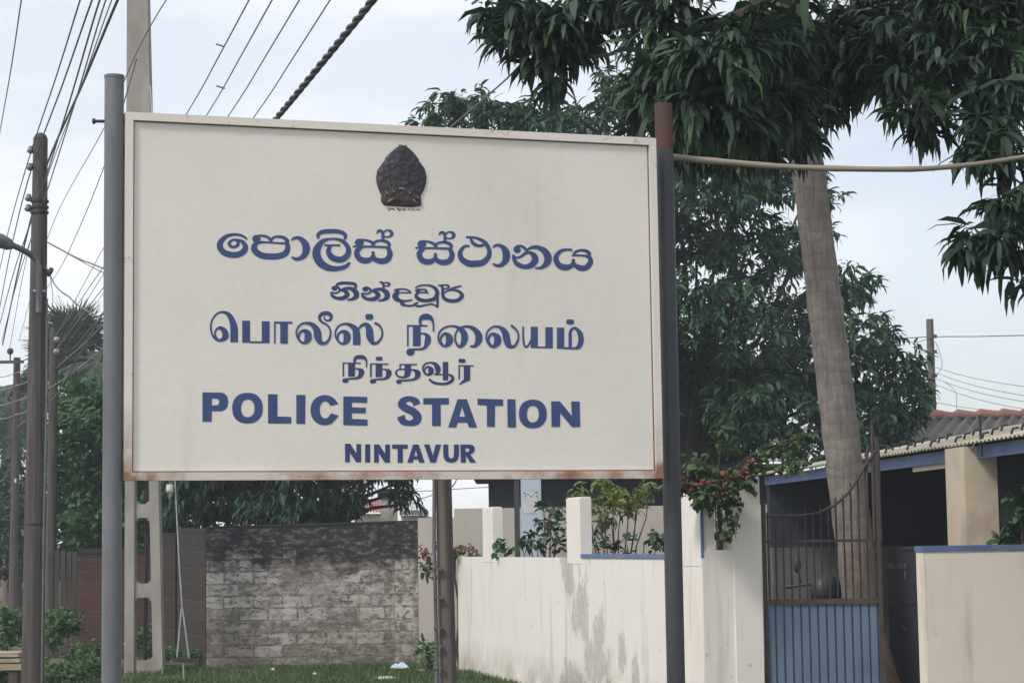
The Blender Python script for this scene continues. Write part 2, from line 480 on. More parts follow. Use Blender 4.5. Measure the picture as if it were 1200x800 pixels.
# ------------------------------------------------------------------ the police sign
SL = Vector((-1.636, 8.6, 0)); SR = Vector((.6787, 9.339, 0)); SZ0, SZ1 = 1.893, 3.463
SU = (SR - SL).normalized(); SW = (SR - SL).length
SN = Vector((SU.y, -SU.x, 0))          # towards the viewer
sign = thing('police_sign', SL.lerp(SR, .5), 'large cream police station sign board on two steel posts, blue lettering in three scripts', 'sign')

def S(px, py, off=0.0):
    r = MC.to_3x3() @ Vector(((px - 600) / F, (400 - py) / F, -1))
    o = Vector((0, 0, EYE)); pl = SL + SN * PANEL_OFF
    k = (pl - o).dot(SN) / r.dot(SN)
    return o + r * k + SN * off

def sp(u, z, n): return SL + SU * u + SN * n + Vector((0, 0, z))
def slab(mb, u0, u1, z0, z1, n0, n1):
    mb.hexa([sp(u0, z0, n1), sp(u1, z0, n1), sp(u1, z0, n0), sp(u0, z0, n0), sp(u0, z1, n1), sp(u1, z1, n1), sp(u1, z1, n0), sp(u0, z1, n0)])

PANEL_OFF = -.012
FW = .034
# board face: aged enamel with faint blotches and rust creeping in from the edges
pm, t, b, out = new_mat('aged sign enamel')
tcn = N(t, 'ShaderNodeTexCoord')
f, n1 = noise_fac(t, 1.4, .3, .7, 6)
c = mixc(t, f, (.775, .73, .67), (.835, .79, .73))
f2, n2 = noise_fac(t, 40, .3, .7, 3)
c = mixc(t, math_(t, 'MULTIPLY', f2, .12), c, (.45, .42, .38))
f3, n3 = noise_fac(t, 3, .58, .75, 6, (1, 1, .15), loc=(2, 2, 2))
c = mixc(t, math_(t, 'MULTIPLY', f3, .26), c, (.42, .36, .30))
t.links.new(c, b.inputs['Base Color']); b.inputs['Roughness'].default_value = .55
M['panel'] = pm
fm, t, b, out = new_mat('cream frame with rust')
tcn = N(t, 'ShaderNodeTexCoord'); sx = N(t, 'ShaderNodeSeparateXYZ'); t.links.new(tcn.outputs['Object'], sx.inputs[0])
f, n1 = noise_fac(t, 5, .42, .64, 8, (1, 1, 1))
zb = maprange(t, sx.outputs['Z'], SZ0 + .18, SZ0 + .02, 0, .8)
# corners: distance from the sign's middle, measured along the board
xa = math_(t, 'ABSOLUTE', sx.outputs['X'])
xc = math_(t, 'MULTIPLY', maprange(t, xa, 1.02, 1.16), maprange(t, sx.outputs['Z'], SZ0 + .35, SZ0 + .0, .0, .9))
k = math_(t, 'MULTIPLY', math_(t, 'ADD', zb, xc), math_(t, 'ADD', f, .25), True)
f4, n4 = noise_fac(t, 14, .62, .70, 4)
k = math_(t, 'MAXIMUM', k, math_(t, 'MULTIPLY', f4, .45))
c = mixc(t, k, (.77, .715, .65), (.30, .15, .09))
t.links.new(c, b.inputs['Base Color']); b.inputs['Roughness'].default_value = .6
M['frame'] = fm

mb = MB(); slab(mb, FW - .004, SW - FW + .004, SZ0 + FW - .004, SZ1 - FW + .004, -.03, PANEL_OFF)
panel = mb.build('panel', M['panel'], sign)
mb = MB()
slab(mb, 0, SW, SZ1 - FW, SZ1, -.05, .004); slab(mb, 0, SW, SZ0, SZ0 + FW, -.05, .004)
slab(mb, 0, FW, SZ0 + FW, SZ1 - FW, -.05, .0035); slab(mb, SW - FW, SW, SZ0 + FW, SZ1 - FW, -.05, .0035)
frame = mb.build('frame', M['frame'], sign)
mb = MB()
i0 = FW + .0
for (a0, a1, z0, z1) in ((i0, SW - i0, SZ0 + FW + .0005, SZ0 + FW + .006), (i0, SW - i0, SZ1 - FW - .005, SZ1 - FW - .0005),
                         (i0 + .0005, i0 + .006, SZ0 + FW + .007, SZ1 - FW - .006), (SW - i0 - .006, SW - i0 - .0005, SZ0 + FW + .007, SZ1 - FW - .006)):
    slab(mb, a0, a1, z0, z1, PANEL_OFF + .0004, PANEL_OFF + .002)
M['seam'] = mottled('rusty seam', (.16, .10, .075), (.26, .18, .14), 9, .8, 0, c3=(.20, .09, .05), s3=3)
tag(mb.build('seam', M['seam'], frame))

# posts
def pipe_mesh(mb, c, z0, z1, r, top=None):
    mb.tube([Vector((c[0], c[1], z0)), Vector((c[0], c[1], z1))], r, 20)
pl = P(134, 92, 8.62)
mb = MB(); pipe_mesh(mb, (pl.x, pl.y), -.3, pl.z, .0415)
post_l = mb.build('post', M['post_l'], sign)
post_l['label'] = 'grey round steel post at the left end'
mb = MB()
mb.tube([Vector((pl.x, pl.y, pl.z + .0)), Vector((pl.x, pl.y, pl.z + .012))], .0435, 20)
mb.build('cap', M['post_l'], post_l)
mb = MB()
pb = P(124, 142, 8.62)
mb.tube([pb + Vector((-.05, -.0, 0)), pb + Vector((.16, .02, 0))], .007, 8)
mb.tube([pb + Vector((-.056, 0, 0)), pb + Vector((-.046, 0, 0))], .013, 6)
mb.build('bolt', M['iron'], post_l)
pr = P(770, 300, 9.47)
ptop = P(769, 122, 9.47)
mb = MB(); pipe_mesh(mb, (pr.x + .045, pr.y), -.3, ptop.z - .22, .042)
post_r = mb.build('post', M['post_r'], sign); post_r['label'] = 'dark painted steel post at the right end'
mb = MB(); pipe_mesh(mb, (pr.x + .045, pr.y), ptop.z - .22, ptop.z, .0425)
o = mb.build('rusted_tip', M['post_rust'], post_r)
for (u, z) in ((.10, SZ0 + .16), (.10, SZ1 - .16), (SW - .10, SZ0 + .16), (SW - .10, SZ1 - .16)):
    mb = MB(); slab(mb, u - .14, u + .10, z - .02, z + .02, -.075, -.052)
    mb.build('bracket', M['post_r'], sign)

# ---------------------------------------------------------------- lettering
def catmull(pts, sub=7):
    p = [np.array(q, float) for q in pts]
    if len(p) == 2: return [p[0] + (p[1] - p[0]) * i / 4 for i in range(5)]
    e = [2 * p[0] - p[1]] + p + [2 * p[-1] - p[-2]]
    out_ = []
    for i in range(1, len(e) - 2):
        for k in range(sub):
            s = k / sub
            out_.append(.5 * (2 * e[i] + (e[i + 1] - e[i - 1]) * s + (2 * e[i - 1] - 5 * e[i] + 4 * e[i + 1] - e[i + 2]) * s * s
                              + (3 * e[i] - e[i - 1] - 3 * e[i + 1] + e[i + 2]) * s ** 3))
    out_.append(p[-1])
    return out_

class Letters:
    """paint strokes given in enlarged-tracing units (origin ox,oy, scale k) laid on the sign face"""
    def __init__(s): s.mb = MB(); s.lvl = 0
    def at(s, ox, oy, k): s.ox, s.oy, s.k = ox, oy, k; s.dx = s.dy = 0; s.sc = 1; return s
    def shift(s, dx, dy, sc_=1): s.dx, s.dy, s.sc = dx, dy, sc_; return s
    def q(s, x, y, h):
        x = x * s.sc + s.dx; y = y * s.sc + s.dy
        return S(s.ox + x / s.k, s.oy + y / s.k, h)
    def stroke(s, *pts, cap=True):
        c = catmull([(p[0], p[1], p[2]) for p in pts])
        n = len(c); s.lvl += 1
        h0 = .0012 + (s.lvl % 9) * .00012
        vs_, fs = [], []
        for i, p in enumerate(c):
            d = c[min(i + 1, n - 1)][:2] - c[max(i - 1, 0)][:2]
            d = d / (np.linalg.norm(d) + 1e-9); nn = np.array([-d[1], d[0]]) * p[2] * .5
            h = h0 + .0001 * i / n
            vs_ += [s.q(p[0] + nn[0], p[1] + nn[1], h), s.q(p[0] - nn[0], p[1] - nn[1], h)]
        for i in range(n - 1): fs.append((2 * i, 2 * i + 1, 2 * i + 3, 2 * i + 2))
        s.mb.add(vs_, fs)
        if cap:
            for (p, pn, h) in ((c[0], c[1], h0 - .00003), (c[-1], c[-2], h0 + .00014)):
                a = math.atan2(p[1] - pn[1], p[0] - pn[0])
                vs2 = [s.q(p[0] + math.cos(a + w) * p[2] * .5 * .8, p[1] + math.sin(a + w) * p[2] * .5, h) if False else
                       s.q(p[0] + (math.cos(w) * math.cos(a) * .7 - math.sin(w) * math.sin(a)) * p[2] * .5,
                           p[1] + (math.cos(w) * math.sin(a) * .7 + math.sin(w) * math.cos(a)) * p[2] * .5, h)
                       for w in [math.pi * (j / 8 - .5) for j in range(9)]]
                s.mb.add(vs2, [tuple(range(9))])
    def disc(s, x, y, w, h_):
        s.lvl += 1; h = .0012 + (s.lvl % 9) * .00012
        s.mb.add([s.q(x + math.cos(2 * math.pi * j / 20) * w / 2, y + math.sin(2 * math.pi * j / 20) * h_ / 2, h) for j in range(20)], [tuple(range(20))])
    def poly(s, outer, *holes):
        s.lvl += 1; h = .0012 + (s.lvl % 9) * .00012
        loops = [outer] + list(holes)
        flat = [p for l in loops for p in l]
        tris = tessellate_polygon([[Vector((p[0], p[1], 0)) for p in l] for l in loops])
        s.mb.add([s.q(p[0], p[1], h) for p in flat], [tuple(tr) for tr in tris])
    def rect(s, x0, y0, x1, y1, sl=0.0):
        s.poly([(x0, y0), (x1, y0 + sl * (x1 - x0)), (x1, y1 + sl * (x1 - x0)), (x0, y1)])
    def ell(s, cx, cy, rx, ry, a0=0, a1=360, n=32, p=2.25):
        o = []
        for i in range(n + (0 if a1 - a0 == 360 else 1)):
            w = R(a0 + (a1 - a0) * i / n)
            cw, sw = math.cos(w), math.sin(w)
            o.append((cx + rx * math.copysign(abs(cw) ** (2 / p), cw), cy + ry * math.copysign(abs(sw) ** (2 / p), sw)))
        return o
    def done(s, mat_, label):
        # make every face look at the viewer
        for i, f in enumerate(s.mb.f):
            a, b_, c_ = (s.mb.v[f[j]] for j in (0, 1, 2))
            nn = (b_ - a).cross(c_ - a)
            if nn.dot(SN) < 0: s.mb.f[i] = list(reversed(f))
        o = s.mb.build('lettering', mat_, panel); o['label'] = label
        return o

M['ink_blue'] = mottled('blue sign paint', (.034, .064, .19), (.047, .082, .222), 6, .5, 0)
M['ink_blue2'] = mottled('darker blue sign paint', (.030, .046, .15), (.042, .06, .18), 6, .5, 0)

# -- line 1, Sinhala
T = Letters().at(250, 260, 12)
T.stroke((472, 245, 22), (440, 215, 34), (380, 188, 36), (285, 178, 38), (170, 212, 58), (90, 315, 84), (135, 420, 86), (265, 464, 84), (385, 445, 84), (450, 370, 80), (420, 290, 58), (345, 255, 34), (270, 255, 32), (222, 300, 46), (250, 345, 42), (295, 352, 40), (342, 325, 46), (345, 280, 44), (310, 258, 30))
T.stroke((1030, 285, 50), (1045, 360, 74), (1015, 440, 84), (920, 480, 86), (800, 487, 88), (670, 468, 88), (582, 400, 88), (580, 330, 76), (640, 292, 44), (740, 287, 28), (860, 295, 28), (1000, 302, 30))
T.disc(605, 240, 120, 112)
T.stroke((590, 215, 40), (640, 197, 34), (690, 195, 32), (750, 208, 36), (795, 245, 40), (808, 290, 34))
T.stroke((806, 285, 34), (832, 228, 34), (905, 207, 34), (990, 222, 46), (1038, 265, 52), (1040, 300, 44))
T.at(330, 260, 12)
T.stroke((135, 262, 14), (165, 235, 36), (215, 222, 46), (275, 245, 66), (330, 310, 98), (345, 385, 104), (322, 460, 84), (265, 510, 58), (195, 520, 46), (145, 497, 26))
T.stroke((518, 228, 34), (510, 188, 48), (560, 145, 58), (680, 130, 62), (820, 140, 58), (892, 182, 52), (888, 238, 40))
T.stroke((955, 575, 34), (900, 625, 56), (790, 655, 66), (660, 645, 88), (545, 575, 110), (487, 455, 114), (515, 345, 94), (585, 268, 60), (680, 240, 30), (790, 245, 36), (880, 290, 56), (938, 380, 68), (925, 465, 80), (860, 522, 84), (780, 527, 84), (700, 492, 84), (660, 425, 72), (668, 365, 58), (692, 338, 40))
T.rect(600, 315, 825, 345)
def sa(Tt):
    Tt.rect(280, 332, 400, 360)
    Tt.disc(372, 292, 128, 112)
    Tt.stroke((350, 262, 40), (390, 252, 34), (450, 255, 32), (515, 272, 38), (562, 305, 44), (566, 345, 36))
    Tt.stroke((568, 340, 34), (590, 285, 36), (660, 264, 34), (745, 275, 46), (790, 312, 50), (788, 345, 40))
    Tt.stroke((380, 355, 36), (480, 347, 30), (600, 350, 30), (780, 357, 34))
    Tt.stroke((395, 352, 56), (335, 425, 76), (372, 515, 82), (455, 545, 82), (530, 525, 66), (563, 475, 48), (565, 428, 44))
    Tt.stroke((566, 470, 46), (590, 525, 66), (680, 552, 80), (765, 528, 80), (803, 450, 76), (780, 370, 58))
    Tt.stroke((620, 160, 20), (640, 128, 36), (680, 128, 38), (700, 165, 42), (702, 205, 42), (702, 258, 42))
    Tt.stroke((708, 150, 30), (760, 118, 26), (815, 135, 44), (828, 175, 50), (800, 205, 32), (760, 212, 24), (710, 208, 28))
T.at(390, 260, 12); sa(T)
T.done(M['ink_blue'], 'large Sinhala lettering, first word of the first line')
T = Letters().at(480, 265, 12).shift(-196, -34, .985); sa(T)
T.shift(0, 0)
T.stroke((832, 278, 34), (765, 290, 42), (710, 370, 64), (735, 465, 80), (825, 522, 90), (920, 528, 92), (1030, 510, 86), (1108, 430, 72), (1118, 340, 62), (1070, 240, 56), (980, 182, 42), (890, 158, 32), (800, 155, 32))
T.stroke((862, 180, 38), (890, 238, 50), (960, 275, 46), (1040, 265, 36), (1078, 245, 30))
T.at(570, 265, 12)
T.stroke((90, 305, 16), (115, 278, 36), (165, 268, 44), (220, 290, 62), (268, 350, 96), (280, 420, 104), (262, 490, 88), (210, 545, 58), (150, 555, 44), (92, 530, 24))
T.disc(432, 333, 104, 92)
T.stroke((398, 312, 36), (440, 280, 32), (505, 286, 36), (548, 325, 40), (570, 370, 40))
T.stroke((375, 408, 28), (420, 442, 28), (490, 425, 36), (545, 382, 40), (610, 372, 40), (668, 415, 80), (683, 480, 92), (630, 548, 82), (530, 570, 62), (430, 530, 66), (385, 460, 50), (374, 405, 26))
T.stroke((575, 330, 30), (640, 300, 46), (725, 300, 56), (815, 350, 88), (865, 440, 106), (840, 530, 88), (770, 582, 42), (692, 592, 26))
T.at(610, 265, 12)
T.stroke((715, 333, 34), (640, 331, 36), (562, 352, 50), (502, 420, 68), (502, 490, 76), (550, 557, 82), (635, 580, 82), (708, 560, 66), (738, 515, 50), (740, 472, 46))
T.stroke((740, 505, 46), (765, 550, 62), (845, 590, 82), (930, 578, 82), (983, 505, 76), (965, 440, 58), (900, 416, 34), (800, 412, 30), (728, 412, 28))
T.stroke((742, 412, 28), (765, 370, 40), (830, 342, 36), (915, 347, 46), (965, 382, 52), (958, 420, 44))
T.done(M['ink_blue'], 'large Sinhala lettering, second word of the first line')

# -- line 2, small Sinhala
T = Letters().at(380, 320, 12)
def na(Tt):
    Tt.disc(143, 215, 84, 66)
    Tt.stroke((112, 200, 24), (150, 186, 22), (190, 198, 30), (218, 232, 32), (200, 264, 26), (150, 281, 24), (95, 270, 22))
    Tt.stroke((94, 268, 22), (112, 318, 42), (180, 352, 44), (270, 348, 58), (322, 305, 66), (298, 260, 56), (250, 242, 30), (216, 240, 26))
    Tt.stroke((225, 238, 24), (290, 215, 34), (370, 217, 50), (438, 260, 74), (448, 320, 76), (400, 362, 44), (328, 377, 20))
na(T)
T.stroke((182, 205, 26), (175, 165, 34), (235, 140, 40), (340, 140, 42), (425, 152, 42), (443, 185, 36), (428, 207, 32))
T.shift(434, 12); na(T); T.shift(0, 0)
T.stroke((778, 130, 18), (815, 132, 32), (832, 175, 34), (832, 222, 30))
T.stroke((835, 142, 22), (880, 132, 24), (918, 155, 32), (890, 180, 22), (840, 180, 22))
T.at(455, 320, 12)
T.stroke((85, 242, 24), (135, 227, 26), (220, 224, 22), (285, 242, 24), (318, 274, 22))
T.rect(160, 264, 322, 284)
T.stroke((125, 235, 52), (125, 275, 60), (95, 325, 84), (130, 370, 62), (200, 392, 38), (280, 386, 26), (335, 375, 18))
T.stroke((190, 395, 34), (192, 430, 50), (250, 454, 30), (330, 456, 28), (382, 430, 32), (415, 410, 18))
T.stroke((378, 208, 18), (440, 178, 26), (530, 167, 24), (620, 187, 36), (678, 240, 54), (683, 310, 60), (640, 362, 56), (560, 384, 48), (470, 380, 50), (402, 345, 52), (392, 302, 40), (425, 270, 34))
T.stroke((385, 248, 30), (420, 240, 46), (460, 232, 24), (505, 230, 24), (540, 255, 28), (546, 278, 22))
T.rect(395, 262, 550, 284)
T.stroke((692, 300, 36), (692, 400, 36), (690, 478, 38), cap=False)
T.stroke((692, 478, 26), (620, 437, 24), (520, 450, 26), (430, 465, 32), (385, 452, 30), (378, 430, 20))
T.stroke((703, 172, 22), (745, 178, 30), (765, 230, 40), (765, 300, 46), (790, 358, 50), (880, 390, 52), (980, 378, 50), (1036, 320, 56), (1000, 262, 40), (920, 237, 26), (840, 246, 24), (790, 275, 22))
T.stroke((750, 170, 22), (820, 167, 24), (852, 190, 28), (830, 214, 22), (768, 224, 22))
T.stroke((838, 242, 22), (930, 206, 32), (1022, 180, 22))
T.done(M['ink_blue2'], 'small Sinhala lettering, second line')

# -- line 3, Tamil
T = Letters().at(240, 355, 12)
T.stroke((412, 550, 108), (412, 450, 108), (410, 350, 104), (385, 250, 86), (340, 170, 66), (260, 127, 36), (170, 152, 28), (105, 235, 25), (84, 330, 24), (105, 445, 28), (160, 512, 34), (224, 524, 46), (285, 480, 84), (282, 410, 86), (236, 356, 58), (186, 354, 36), (146, 400, 28), (150, 470, 28), (185, 515, 28), cap=False)
T.rect(525, 247, 635, 556, .01); T.rect(634, 536, 800, 562, .01); T.rect(800, 255, 910, 562, .01)
T.rect(972, 259, 1230, 288, .01); T.rect(972, 288, 994, 570); T.rect(1060, 286, 1165, 570, .01)
T.at(340, 355, 12)
T.stroke((160, 562, 26), (120, 500, 30), (132, 425, 34), (190, 388, 48), (246, 430, 96), (246, 510, 96), (192, 562, 38), (125, 520, 30), (90, 450, 26), (92, 380, 26), (140, 308, 28), (220, 281, 34), (310, 305, 62), (375, 385, 98), (390, 475, 104), (425, 555, 62), (500, 560, 40), (550, 500, 32), (568, 420, 27), (550, 350, 26), (505, 298, 26), (455, 275, 28))
T.stroke((452, 272, 34), (416, 230, 38), (420, 180, 50), (470, 148, 60), (540, 148, 60), (578, 190, 48), (556, 240, 36), (508, 244, 28), (480, 225, 20), (482, 195, 18))
T.shift(548, 12)
T.stroke((160, 562, 26), (120, 500, 30), (132, 425, 34), (190, 388, 48), (246, 430, 96), (246, 510, 96), (192, 562, 38), (125, 520, 30), (90, 450, 26), (92, 380, 26), (140, 308, 28), (220, 281, 34), (300, 300, 58), (368, 360, 92), (387, 450, 106), (387, 578, 108), cap=False)
T.shift(0, 0)
T.stroke((968, 360, 30), (1010, 312, 42), (1075, 305, 62), (1112, 370, 96), (1122, 470, 104), (1158, 555, 64), (1220, 560, 40), (1270, 510, 32), (1296, 440, 28), (1286, 370, 28), (1250, 312, 32), (1195, 284, 38))
T.stroke((1085, 195, 84), (1140, 195, 84))
T.done(M['ink_blue'], 'large Tamil lettering, first word of the third line')
T = Letters().at(470, 360, 12)
T.rect(82, 246, 370, 271, .01); T.rect(82, 270, 106, 548); T.rect(165, 268, 274, 546)
T.stroke((278, 252, 36), (266, 195, 42), (295, 145, 72), (360, 132, 88), (418, 155, 62), (450, 220, 28), (455, 335, 24))
T.stroke((272, 370, 26), (330, 372, 30), (372, 415, 76), (372, 480, 86), (335, 560, 48), (280, 586, 32), (180, 590, 30), (120, 600, 30))
T.disc(130, 628, 118, 104)
T.stroke((588, 530, 28), (552, 470, 30), (575, 400, 34), (620, 370, 42), (674, 420, 96), (672, 490, 96), (620, 545, 40), (560, 520, 32), (522, 440, 26), (540, 350, 28), (610, 286, 28), (700, 263, 28), (790, 280, 42), (870, 345, 82), (892, 430, 96), (868, 515, 72), (820, 553, 40), (772, 500, 32), (757, 420, 26), (780, 340, 26), (835, 288, 30), (930, 269, 36), (1025, 305, 64), (1086, 385, 96), (1088, 465, 96), (1040, 540, 52), (975, 548, 26))
T.at(550, 360, 12)
T.stroke((322, 548, 28), (268, 480, 32), (282, 405, 34), (330, 373, 42), (392, 425, 96), (388, 500, 96), (330, 555, 40), (268, 510, 32), (236, 430, 26), (255, 340, 28), (330, 276, 28), (420, 278, 42), (495, 345, 86), (520, 430, 100), (545, 520, 84), (605, 555, 46), (660, 510, 34), (690, 420, 26), (668, 330, 28), (592, 257, 34))
T.stroke((757, 270, 24), (757, 420, 28), (770, 525, 30), (800, 558, 30), (838, 520, 28), (872, 455, 28), cap=False)
T.rect(862, 272, 962, 572, .01); T.rect(960, 550, 1070, 574, .01); T.rect(1068, 278, 1172, 576, .01)
T.at(600, 360, 12)
T.rect(630, 284, 732, 582, .01); T.rect(730, 560, 840, 588, .01)
T.stroke((816, 575, 44), (816, 450, 46), (818, 350, 42), (850, 300, 36), (900, 298, 40), (955, 370, 72), (968, 470, 76), (938, 550, 66), (885, 574, 36), (820, 575, 28))
T.stroke((785, 202, 70), (845, 208, 70))
T.done(M['ink_blue'], 'large Tamil lettering, second word of the third line')

# -- line 4, small Tamil
T = Letters().at(390, 405, 12)
def nth(Tt, i_sign):
    Tt.rect(136, 234, 395, 252, .015); Tt.rect(136, 252, 158, 432); Tt.rect(215, 250, 310, 432)
    Tt.stroke((308, 320, 18), (356, 325, 26), (398, 360, 82), (388, 418, 64), (334, 455, 34), (220, 463, 24), (160, 470, 24))
    Tt.stroke((155, 490, 58), (200, 488, 60))
    if i_sign: Tt.stroke((305, 238, 32), (308, 190, 40), (340, 160, 54), (420, 160, 56), (460, 185, 34), (472, 235, 22), (473, 298, 18))
nth(T, True)
T.shift(386, 10); nth(T, False); T.shift(0, 0)
T.stroke((620, 181, 54), (680, 181, 54))
T.at(460, 405, 12)
T.rect(95, 254, 345, 273); T.rect(95, 272, 116, 332)
T.stroke((214, 268, 90), (214, 350, 88), (200, 410, 76), (150, 443, 32), (82, 430, 28), (46, 385, 26), (62, 345, 22), (110, 329, 20), (175, 329, 20), cap=False)
T.stroke((258, 335, 18), (310, 345, 34), (350, 382, 84), (346, 430, 68), (300, 470, 34), (200, 486, 26), (105, 490, 26))
T.stroke((70, 506, 58), (100, 504, 60))
T.stroke((478, 400, 22), (446, 360, 24), (465, 312, 26), (500, 298, 32), (538, 335, 76), (534, 380, 72), (490, 410, 28), (442, 375, 24), (426, 310, 24), (460, 256, 26), (540, 237, 28), (605, 265, 60), (638, 330, 80), (628, 388, 46), (585, 404, 18))
T.rect(585, 394, 720, 414); T.rect(706, 226, 782, 486)
T.stroke((780, 400, 22), (835, 430, 40), (842, 478, 46), (780, 525, 40), (680, 535, 36), (580, 518, 38), (518, 474, 30))
T.rect(925, 271, 1140, 289, .01); T.rect(925, 288, 946, 470); T.poly([(1000, 288), (1090, 288), (1090, 482), (945, 548), (928, 545), (1000, 470)])
T.stroke((945, 210, 56), (1005, 212, 56))
T.done(M['ink_blue2'], 'small Tamil lettering, fourth line')

# -- line 5, POLICE STATION
T = Letters().at(230, 450, 10)
T.poly([(72, 95), (290, 97), (335, 110), (365, 150), (375, 205), (365, 262), (335, 300), (290, 316), (182, 316), (180, 440), (72, 440)],
       [(182, 168), (240, 170), (262, 182), (270, 207), (262, 234), (240, 246), (182, 248)])
T.poly(T.ell(600, 280, 180, 180), T.ell(603, 282, 79, 103))
T.poly([(840, 115), (950, 118), (950, 378), (1112, 382), (1112, 460), (840, 458)])
T.at(340, 450, 10)
T.poly([(72, 125), (178, 126), (175, 465), (72, 462)])
o_ = T.ell(405, 303, 167, 176, 32, 336, 30, 2.1); i_ = T.ell(410, 300, 64, 100, 24, 336, 24, 2.1)
T.poly([(570, 370)] + o_[3:-1] + [(565, 232), (472, 252)] + list(reversed(i_[1:-1])) + [(484, 340)])
T.poly([(622, 142), (902, 148), (900, 217), (722, 212), (722, 270), (885, 275), (885, 338), (722, 338), (722, 405), (905, 412), (905, 485), (622, 478)])
T.done(M['ink_blue'], 'large English lettering POLICE')
T = Letters().at(450, 455, 10)
T.stroke((386, 192, 92), (366, 150, 82), (300, 120, 62), (228, 143, 80), (210, 190, 94), (258, 233, 90), (338, 270, 92), (388, 328, 102), (372, 383, 96), (300, 408, 64), (222, 383, 82), (196, 322, 94), cap=False)
T.poly([(460, 112), (760, 112), (760, 186), (662, 188), (665, 440), (562, 440), (562, 186), (460, 185)])
T.poly([(862, 125), (970, 125), (1090, 458), (995, 458), (975, 400), (862, 400), (845, 458), (750, 455)], [(916, 212), (948, 330), (880, 330)])
T.at(570, 455, 10)
T.poly([(-105, 118), (195, 128), (195, 205), (100, 203), (97, 450), (5, 448), (5, 198), (-105, 193)])
T.poly([(243, 125), (338, 127), (345, 457), (248, 455)])
T.poly(T.ell(543, 297, 163, 168), T.ell(543, 300, 70, 97))
T.poly([(757, 150), (860, 150), (1000, 320), (992, 152), (1090, 152), (1098, 450), (1000, 450), (862, 285), (862, 448), (762, 448)])
T.done(M['ink_blue'], 'large English lettering STATION')

# -- line 6, NINTAVUR
T = Letters().at(395, 505, 13.333)
T.poly([(122, 195), (205, 195), (300, 345), (300, 200), (375, 200), (375, 485), (300, 485), (200, 340), (200, 485), (125, 485)])
T.poly([(437, 203), (517, 203), (517, 487), (437, 487)])
T.poly([(577, 205), (655, 205), (750, 350), (750, 205), (825, 207), (825, 490), (745, 490), (650, 345), (650, 490), (577, 490)])
T.poly([(860, 207), (1103, 207), (1100, 273), (1025, 275), (1025, 493), (945, 493), (945, 275), (860, 272)])
T.at(475, 505, 13.333)
T.poly([(120, 207), (207, 207), (300, 490), (215, 490), (195, 440), (130, 440), (110, 490), (30, 490)], [(163, 285), (188, 385), (138, 385)])
T.poly([(290, 207), (375, 207), (430, 385), (470, 207), (558, 207), (475, 490), (390, 490)])
T.stroke((630, 207, 78), (631, 350, 78), (648, 425, 76), (710, 457, 66), (778, 430, 76), (796, 350, 78), (795, 207, 78), cap=False)
T.poly([(857, 207), (1010, 207), (1055, 220), (1080, 250), (1082, 295), (1055, 340), (1012, 365), (1105, 488), (1010, 488), (948, 382), (942, 382), (942, 488), (865, 488)],
       [(935, 264), (985, 266), (1002, 293), (982, 320), (938, 322)])
T.done(M['ink_blue2'], 'small English lettering NINTAVUR')

# -- emblem: a domed, badly weathered dark badge
em, t, b, out = new_mat('weathered dark emblem')
f, n1 = noise_fac(t, 22, .35, .7, 6)
tcn = N(t, 'ShaderNodeTexCoord'); sx = N(t, 'ShaderNodeSeparateXYZ'); t.links.new(tcn.outputs['Object'], sx.inputs[0])
c = mixc(t, f, (.020, .021, .027), (.046, .045, .052))  # bluish dark: sky reflection on the dome put into the colour, brown below
kz = maprange(t, sx.outputs['Z'], 3.215, 3.12)
c = mixc(t, math_(t, 'MULTIPLY', kz, .8), c, (.075, .048, .042))
f2, n2 = noise_fac(t, 60, .64, .70, 3)
c = mixc(t, math_(t, 'MULTIPLY', math_(t, 'MULTIPLY', f2, kz), .8), c, (.34, .32, .30))
t.links.new(c, b.inputs['Base Color']); b.inputs['Roughness'].default_value = .6
vr = N(t, 'ShaderNodeTexVoronoi'); vr.inputs['Scale'].default_value = 38; t.links.new(tcn.outputs['Object'], vr.inputs['Vector'])
add_bump(t, b, math_(t, 'ADD', n1.outputs['Fac'], vr.outputs["Distance"]), .85, .007)
OUT = [(400, 78), (440, 88), (475, 112), (520, 155), (562, 208), (565, 228), (620, 300), (637, 380), (632, 440), (612, 505), (585, 550), (582, 580), (590, 625), (585, 652), (500, 664), (400, 658), (300, 652), (238, 645), (212, 612), (210, 580), (215, 558), (190, 500), (170, 440), (164, 390), (175, 320), (215, 262), (245, 225), (252, 200), (300, 150), (350, 108)]
mb = MB(); rings = [(1.0, .0015), (.985, .006), (.9, .010), (.7, .014), (.4, .017), (.12, .018)]
cx, cy = 400, 400; k = len(OUT); vs_ = []
for (s, h) in rings:
    for (x, y) in OUT: vs_.append(S(420 + (cx + (x - cx) * s) / 8, 160 + (cy + (y - cy) * s) / 8, h))
vs_.append(S(470, 210, .0182))
fs = []
for i in range(len(rings) - 1):
    for j in range(k):
        j2 = (j + 1) % k
        fs.append((i * k + j, (i + 1) * k + j, (i + 1) * k + j2, i * k + j2))
for j in range(k): fs.append(((len(rings) - 1) * k + j, len(vs_) - 1, (len(rings) - 1) * k + (j + 1) % k))
mb.add(vs_, fs, True)
emb = mb.build('emblem', em, panel); emb['label'] = 'dark weathered crest badge above the lettering'
L = Letters().at(420, 160, 8)
for q_ in (((372, 496, 10), (400, 490, 14), (425, 502, 8)), ((312, 516, 12), (326, 526, 8)), ((270, 612, 12), (296, 598, 16), (312, 582, 8)), ((462, 532, 8), (486, 534, 7)), ((508, 596, 8), (520, 616, 9)),
           ((300, 240, 8), (312, 246, 8)), ((366, 92, 10), (382, 84, 9)), ((424, 88, 9), (446, 100, 8)), ((250, 520, 6), (262, 548, 7)), ((268, 430, 4), (282, 480, 5)), ((446, 430, 4), (442, 450, 5)), ((540, 560, 5), (548, 585, 6))):
    L.stroke(*q_)
L.mb.v = [v + SN * .0185 for v in L.mb.v]
